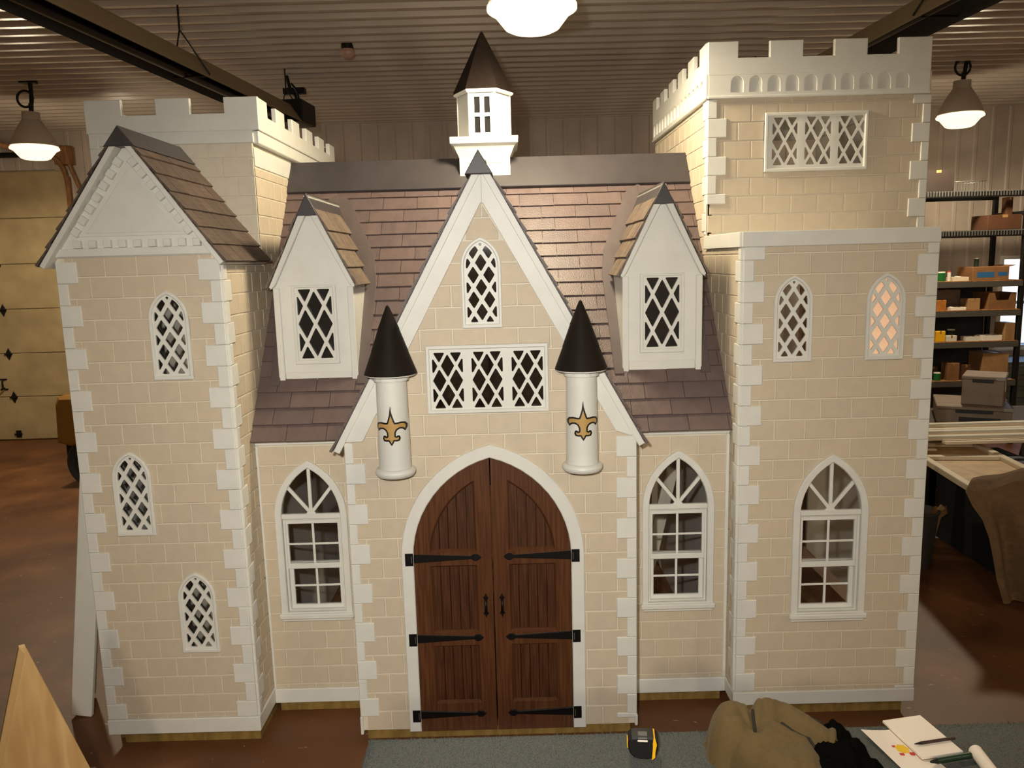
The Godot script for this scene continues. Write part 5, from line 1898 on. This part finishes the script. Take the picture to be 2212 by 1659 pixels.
func right_side() -> void:
	# steel storage shelf by the back wall
	var sx0 := 4.25
	var sx1 := 5.93
	var zf := -5.46
	var zr := -6.05
	var t := thing("storage_shelf", "tall steel storage shelf crowded with boxes behind the battlement tower", "shelf", V(5.09, 0, -5.75))
	var o := V(5.09, 0, -5.75)
	for e in [[sx1, zf, 3.05], [sx1, zr, 2.96], [sx0, zf, 3.05], [sx0, zr, 2.96]]:
		bx("post", V(e[0] - 0.025, 0, e[1] - 0.025) - o, V(e[0] + 0.025, e[2], e[1] + 0.025) - o, M.steel_dark, t)
	bx("side_rail", V(sx1 - 0.015, 2.66, zr) - o, V(sx1 + 0.015, 2.71, zf) - o, M.steel_dark, t)
	var levels := [2.945, 2.505, 1.935, 1.600, 1.238, 0.780]
	for k in 6:
		var y: float = levels[k]
		bx("beam", V(sx0, y - 0.075, zf - 0.005) - o, V(sx1, y - 0.012, zf + 0.030) - o, M.steel_dark if k < 2 else M.steel_grey, t)
		bx("beam", V(sx0, y - 0.075, zr - 0.02) - o, V(sx1, y - 0.012, zr + 0.015) - o, M.steel_dark, t)
		if k < 2:
			var wd := MB.new()
			var x := sx0 + 0.03
			while x < sx1 - 0.03:
				wd.box(V(x - 0.004, y - 0.010, zr), V(x + 0.004, y - 0.001, zf + 0.02))
				wd.box(V(x - 0.004, y - 0.060, zf + 0.030), V(x + 0.004, y - 0.001, zf + 0.037))
				x += 0.033
			for z in [zr + 0.1, (zr + zf) * 0.5, zf - 0.1]:
				wd.box(V(sx0 + 0.02, y - 0.018, z - 0.005), V(sx1 - 0.02, y - 0.010, z + 0.005))
			part("wire_deck", wd, M.galvanised, t, Transform3D(Basis.IDENTITY, -o))
		else:
			bx("shelf_board", V(sx0 + 0.01, y - 0.012, zr) - o, V(sx1 - 0.01, y, zf + 0.03) - o, M.raw_wood, t)
	bx("back_panel", V(sx0 + 0.03, 0.1, zr - 0.028) - o, V(sx1 - 0.03, 1.86, zr - 0.021) - o, M.dark_panel, t)
	var z := -5.46
	carton("cardboard_box", "dark brown cardboard box on the highest wire deck of the shelf", "box", 4.72, 5.08, 2.945, 0.235, z, 0.35, M.card_dark)
	var bk := thing("wire_basket", "shallow wire basket beside the dark box on the highest wire deck", "basket", V(5.30, 2.945, -5.66))
	var bm := MB.new()
	for k in 13:
		var x := -0.19 + k * 0.0317
		for s in [-1, 1]:
			bm.box(V(x - 0.003, 0.0, s * 0.13 - 0.003), V(x + 0.003, 0.11, s * 0.13 + 0.003))
		bm.box(V(x - 0.003, 0.0, -0.13), V(x + 0.003, 0.005, 0.13))
	part("wire_mesh", bm, M.galvanised, bk)
	var rim := MB.new()
	rim.tube([V(-0.19, 0.11, -0.13), V(0.19, 0.11, -0.13), V(0.19, 0.11, 0.13), V(-0.19, 0.11, 0.13)], 0.005, 6, true)
	part("rim", rim, M.galvanised, bk)
	carton("cardboard_box", "rust brown cardboard box at the right end of the lower wire deck", "box", 5.50, 5.88, 2.505, 0.165, z, 0.34, M.card_b)
	carton("cardboard_box", "small narrow brown carton standing on the rust brown box", "box", 5.76, 5.83, 2.6705, 0.20, z - 0.1, 0.1, M.card_b)
	carton("plastic_jar", "bright green plastic jar on the third shelf, nearest the tower", "jar", 4.98, 5.08, 1.935, 0.11, z - 0.02, 0.1, M.green_plastic, "can")
	carton("small_bottle", "little white bottle with a red lid beside the green jar", "bottle", 5.09, 5.13, 1.935, 0.115, z - 0.02, 0.04, M.white_plastic, "can")
	carton("parts_tray", "low cream tray of parts on the third shelf, left of the blue-labelled box", "tray", 5.14, 5.32, 1.935, 0.045, z, 0.15, M.board_cream, "tray")
	carton("cardboard_box", "long cardboard box with blue printed labels and a lifted flap", "box", 5.36, 5.78, 1.935, 0.155, z, 0.32, M.card_a, "flap")
	carton("spray_can", "dark green can standing on the blue-labelled box", "can", 5.455, 5.505, 2.0915, 0.10, z - 0.12, 0.05, M.dark_green, "can")
	carton("cardboard_box", "small orange box on the fourth shelf, nearest the tower", "box", 4.97, 5.08, 1.600, 0.12, z, 0.14, M.card_orange)
	carton("metal_case", "pale grey case at the back of the fourth shelf", "case", 5.05, 5.36, 1.600, 0.23, z - 0.22, 0.2, M.crate_grey)
	carton("parts_tray", "low white tray lying in front of the pale grey case", "tray", 5.13, 5.31, 1.600, 0.035, z, 0.10, M.paper, "tray")
	carton("cardboard_box", "small tan box with light front between the grey case and the open bin", "box", 5.335, 5.47, 1.600, 0.13, z, 0.18, M.card_c)
	carton("cardboard_bin", "open cardboard bin with a scooped front on the fourth shelf", "bin", 5.56, 5.88, 1.600, 0.19, z, 0.30, M.card_a, "open")
	carton("cardboard_box", "yellow box on the fifth shelf, nearest the tower", "box", 4.98, 5.09, 1.238, 0.125, z, 0.12, M.yellow)
	carton("small_carton", "white carton beside the yellow box on the fifth shelf", "box", 5.10, 5.225, 1.238, 0.07, z, 0.12, M.white_plastic)
	carton("plastic_jar", "dark green jar behind the white cartons on the fifth shelf", "jar", 5.235, 5.325, 1.238, 0.125, z - 0.18, 0.09, M.dark_green, "can")
	carton("parts_tray", "cream parts tray in the middle of the fifth shelf", "tray", 5.335, 5.49, 1.238, 0.05, z, 0.12, M.white_plastic, "tray")
	carton("parts_tray", "wide white tray left of the upright carton on the fifth shelf", "tray", 5.52, 5.75, 1.238, 0.06, z, 0.14, M.paper, "tray")
	carton("cardboard_box", "upright tan carton at the right end of the fifth shelf", "box", 5.775, 5.895, 1.238, 0.20, z, 0.20, M.card_c)
	carton("cardboard_box", "brown box on the sixth shelf behind the green can", "box", 4.99, 5.10, 0.780, 0.15, z - 0.13, 0.14, M.card_b)
	carton("paint_can", "green can with a white lid on the sixth shelf", "can", 5.00, 5.08, 0.780, 0.095, z, 0.08, M.green_plastic, "can")
	carton("cardboard_box", "tall tan carton standing alone on the sixth shelf", "box", 5.14, 5.28, 0.780, 0.205, z, 0.14, M.card_a)
	carton("cardboard_box", "short brown box right of the tall carton on the sixth shelf", "box", 5.31, 5.41, 0.780, 0.18, z, 0.16, M.card_b)
	carton("cardboard_box", "large light cardboard box behind the grey crates on the sixth shelf", "box", 5.55, 5.85, 0.780, 0.31, z, 0.3, M.card_c)
	# leaning pole and sage cabinet below the window
	var lp := thing("leaning_plank", "brown wooden plank leaning against the right end of the storage shelf", "plank", V(6.20, 0, -5.30))
	var lm := MB.new()
	lm.box(V(-0.035, 0.006, -0.02), V(0.035, 2.5, 0.0), 0.003)
	part("plank", lm, M.raw_wood, lp, Transform3D(Basis(Vector3.BACK, 0.062), Vector3.ZERO))
	bx("end_block", V(-0.05, 0.0, 0.0), V(0.05, 0.06, 0.02), M.raw_wood, lp)
	var cb := thing("drawer_cabinet", "sage green drawer cabinet under the bright window", "cabinet", V(6.85, 0, -6.8))
	bx("body", V(-0.62, 0, -0.36), V(0.62, 0.82, 0.28), M.sage, cb)
	for k in 5:
		bx("drawer", V(-0.60, 0.05 + k * 0.152, 0.281), V(0.60, 0.19 + k * 0.152, 0.305), M.sage, cb)
		bx("handle", V(-0.58, 0.155 + k * 0.152, 0.3055), V(0.58, 0.175 + k * 0.152, 0.335), M.galvanised, cb)
	# table with the crates and white boards
	var wt := thing("work_table", "wide wooden table behind the battlement tower holding the grey crates", "table", V(4.0, 0, -3.1))
	bx("table_top", V(-1.2, 0.69, -0.95), V(1.4, 0.75, 0.12), M.dark_wood, wt)
	for e in [[-1.1, -0.85], [1.3, -0.85], [-1.1, 0.05], [1.3, 0.05]]:
		bx("leg", V(e[0] - 0.04, 0, e[1] - 0.04), V(e[0] + 0.04, 0.69, e[1] + 0.04), M.raw_wood, wt)
	bx("shelf_board", V(-1.06, 0.22, -0.8), V(1.26, 0.25, 0.0), M.dark_panel, wt)
	for k in 2:
		var sw := thing("sawhorse", ["wooden sawhorse under the left ends of the white trim boards", "wooden sawhorse under the right ends of the white trim boards"][k], "sawhorse", V(2.98 + k * 1.45, 0, -2.60))
		bx("beam", V(-0.03, 0.755, -0.34), V(0.03, 0.82, 0.36), M.dark_wood, sw)
		for lz in [-0.28, 0.30]:
			for sx in [-1, 1]:
				var lg := MB.new()
				lg.box(V(-0.018, 0.0, -0.035), V(0.018, 0.75, 0.035), 0.003)
				part("leg", lg, M.dark_wood, sw, Transform3D(Basis(Vector3.BACK, sx * 0.20), V(sx * 0.185, 0.004, lz)))
	crate("large low grey crate with dark banding under the smaller crate", V(4.41, 0.75, -3.14), 0.45, 0.58, 0.62, 0.155, false)
	crate("smaller grey crate with a red tag on top of the larger crate", V(4.385, 0.9055, -3.24), 0.62, 0.325, 0.38, 0.262, true)
	for e in [[2.95, 4.55, -2.415, 0.0, "white trim board nearest the front of the stack"], [3.30, 4.85, -2.535, 0.004, "white trim board second from the front of the stack"], [3.05, 5.05, -2.655, 0.0, "white trim board third from the front of the stack"], [2.90, 4.70, -2.775, 0.006, "white trim board at the back, beside the crates"]]:
		var tb := thing("trim_board", e[4], "board", V((e[0] + e[1]) * 0.5, 0.82, e[2] - 0.055), rng.randf_range(-0.01, 0.01))
		var w: float = (e[1] - e[0]) * 0.5
		bx("board", V(-w, 0, -0.055), V(w, 0.024 + e[3] * 3.0, 0.055), M.board_cream, tb, 0.004)
		bx("bead", V(-w, 0.0242 + e[3] * 3.0, 0.020), V(w, 0.034 + e[3] * 3.0, 0.045), M.white_trim, tb, 0.004)
	var tn := thing("trim_board", "thin cream strip in front of the stack of white trim boards", "board", V(4.25, 0.82, -2.31))
	bx("board", V(-0.90, 0, -0.03), V(0.98, 0.022, 0.03), M.board_cream, tn, 0.004)
	bx("bead", V(-0.90, 0.0222, -0.028), V(0.98, 0.028, -0.008), M.board_cream, tn, 0.002)
	# dark bench with the unfinished framed panel
	var bt := thing("assembly_table", "dark table right of the battlement tower carrying a framed panel", "table", V(3.47, 0, -1.75))
	bx("table_top", V(-0.10, 0.66, -0.84), V(0.48, 0.71, 0.50), M.dark_panel, bt)
	bx("cabinet", V(-0.05, 0.02, -0.74), V(0.44, 0.66, 0.42), M.black_void, bt)  # black block added to stand in for the shade under the table
	for e in [[-0.07, -0.80], [0.45, -0.80], [-0.07, 0.46], [0.45, 0.46]]:
		bx("leg", V(e[0] - 0.03, 0, e[1] - 0.03), V(e[0] + 0.03, 0.66, e[1] + 0.03), M.black_iron, bt)
	var fp := thing("framed_panel", "cream framed panel lying flat on the dark table", "panel", V(3.41, 0.71, -1.95), -0.115)
	var pw := 0.313
	var pl := 0.72
	bx("panel_board", V(-pw + 0.04, 0.002, -pl + 0.04), V(pw - 0.04, 0.014, pl - 0.04), M.panel_tan, fp, 0.001)
	for s in [-1, 1]:
		bx("stile", V(s * (pw - 0.028) - 0.028, 0, -pl), V(s * (pw - 0.028) + 0.028, 0.042, pl), M.board_cream, fp, 0.004)
		bx("rail", V(-pw + 0.0565, 0, s * (pl - 0.028) - 0.028), V(pw - 0.0565, 0.042, s * (pl - 0.028) + 0.028), M.board_cream, fp, 0.004)
	bx("rail", V(-pw + 0.0565, 0.0145, -0.30), V(pw - 0.0565, 0.040, -0.23), M.board_cream, fp, 0.004)
	bx("batten", V(-pw - 0.01, 0.0425, -pl + 0.28), V(-pw + 0.19, 0.056, -pl + 0.315), M.board_cream, fp, 0.003)
	# coat thrown over the near end of the panel
	var ct := thing("canvas_cover", "brown canvas cover draped over the near end of the framed panel", "cover")
	var rows := []
	var spine := [[3.12, -1.53, 0.765], [3.06, -1.44, 0.80], [2.98, -1.33, 0.815], [2.885, -1.225, 0.775], [2.90, -1.175, 0.71], [2.965, -1.16, 0.62], [3.01, -1.15, 0.50], [3.04, -1.14, 0.36], [3.07, -1.135, 0.22], [3.12, -1.13, 0.07]]
	for i in 37:
		var f := i / 36.0 * (spine.size() - 1)
		var k0 := mini(int(f), spine.size() - 2)
		var w := f - k0
		w = w * w * (3.0 - 2.0 * w)
		var lx: float = lerpf(spine[k0][0], spine[k0 + 1][0], w)
		var lz: float = lerpf(spine[k0][1], spine[k0 + 1][1], w)
		var ly: float = lerpf(spine[k0][2], spine[k0 + 1][2], w)
		var hang := smoothstep(3.0, 6.0, f)
		var row := []
		for k in 45:
			var u := k / 44.0
			var x := lerpf(lx, 3.80, u)
			var y := ly + 0.055 * smoothstep(0.0, 0.35, u) * (1.0 - hang * 0.7)
			y += 0.014 * sin(u * 15.0 + f * 0.7) * (1.0 - hang)
			var z2 := lz + hang * (0.045 * sin(u * 16.0 + 0.8 + f * 0.25) + 0.02 * sin(u * 33.0)) * smoothstep(0.0, 0.1, u) + 0.05 * sin(minf(u * 2.2, 1.0) * PI * 0.5) * hang
			row.append(V(x, y, z2))
		rows.append(row)
	rows.reverse()
	var dm := MB.new()
	dm.smooth_grid(rows)
	part("cloth", dm, M.canvas_brown, ct)
	var st := MB.new()
	st.tube([V(3.25, 0.56, -1.03), V(3.24, 0.46, -1.015), V(3.23, 0.34, -1.01), V(3.24, 0.24, -1.02)], 0.016, 8)
	part("strap", st, M.card_orange, ct)
	settle(ct, V(3.4, 0.07, -1.2))
	var bn := thing("waste_bin", "grey waste bin on the floor beside the battlement tower", "bin", V(2.99, 0, -1.98))
	var bb := MB.new()
	bb.lathe([Vector2(0.0, 0.0), Vector2(0.115, 0.0), Vector2(0.145, 0.40), Vector2(0.155, 0.405), Vector2(0.155, 0.42), Vector2(0.138, 0.42), Vector2(0.11, 0.012), Vector2(0.0, 0.012)], 28)
	part("body", bb, M.bucket_grey, bn)
	var br := MB.new()
	var rp := []
	for k in 28:
		rp.append(V(cos(TAU * k / 28.0) * 0.15, 0.412, sin(TAU * k / 28.0) * 0.15))
	br.tube(rp, 0.008, 8, true)
	part("rim", br, M.bucket_grey, bn)
	var sc := thing("cardboard_scrap", "torn tan cardboard scrap sticking out of the waste bin", "cardboard", V(3.08, 0.12, -1.93), 0.2)
	var cm2 := MB.new()
	cm2.prism(pv([-0.04, 0.0, 0.01, 0.0, 0.075, 0.24, 0.13, 0.27, 0.115, 0.325, 0.07, 0.315, 0.02, 0.335, -0.02, 0.24]), -0.004, 0.004, 0.001)
	part("sheet", cm2, M.card_a, sc)
	var cf := MB.new()
	cf.prism(pv([0.03, 0.31, 0.07, 0.30, 0.10, 0.315, 0.06, 0.345]), 0.004, 0.02, 0.002)
	part("fold", cf, M.card_c, sc)

func crate(label: String, at: Vector3, turn: float, l1: float, l2: float, h: float, tag_on: bool) -> void:  # at is the corner nearest the camera
	var t := thing("crate", label, "crate", at, -turn, "grey crates behind the tower")
	bx("body", V(-l1, 0, -l2), V(0, h - 0.03, 0), M.crate_grey, t, 0.006)
	bx("lid", V(-l1 - 0.006, h - 0.0295, -l2 - 0.006), V(0.006, h, 0.006), M.crate_grey, t, 0.006)
	var b := MB.new()
	b.box(V(-l1 * 0.75, h - 0.055, 0.0065), V(-l1 * 0.25, h - 0.025, 0.012), 0.002)
	part("latch", b, M.dark_panel, t)
	bx("corner_bracket", V(-0.07, h - 0.028, 0.0062), V(0.010, h + 0.003, 0.0105), M.galvanised, t, 0.002)
	bx("corner_bracket", V(0.0062, h - 0.028, -l2 * 0.95), V(0.0105, h + 0.003, -0.005), M.galvanised, t, 0.002)
	if tag_on:
		bx("tag", V(0.0005, h * 0.1, -l2 * 0.52), V(0.003, h * 0.42, -l2 * 0.36), M.red_print, t, 0.0005).set_meta("label", "red paper tag")
		bx("tag", V(0.0005, h * 0.45, -l2 * 0.50), V(0.003, h * 0.8, -l2 * 0.34), M.paper, t, 0.0005).set_meta("label", "white paper tag")
	else:
		bx("dark_panel", V(-l1 * 0.7, 0.01, 0.0005), V(-l1 * 0.15, h * 0.4, 0.004), M.dark_panel, t, 0.001)
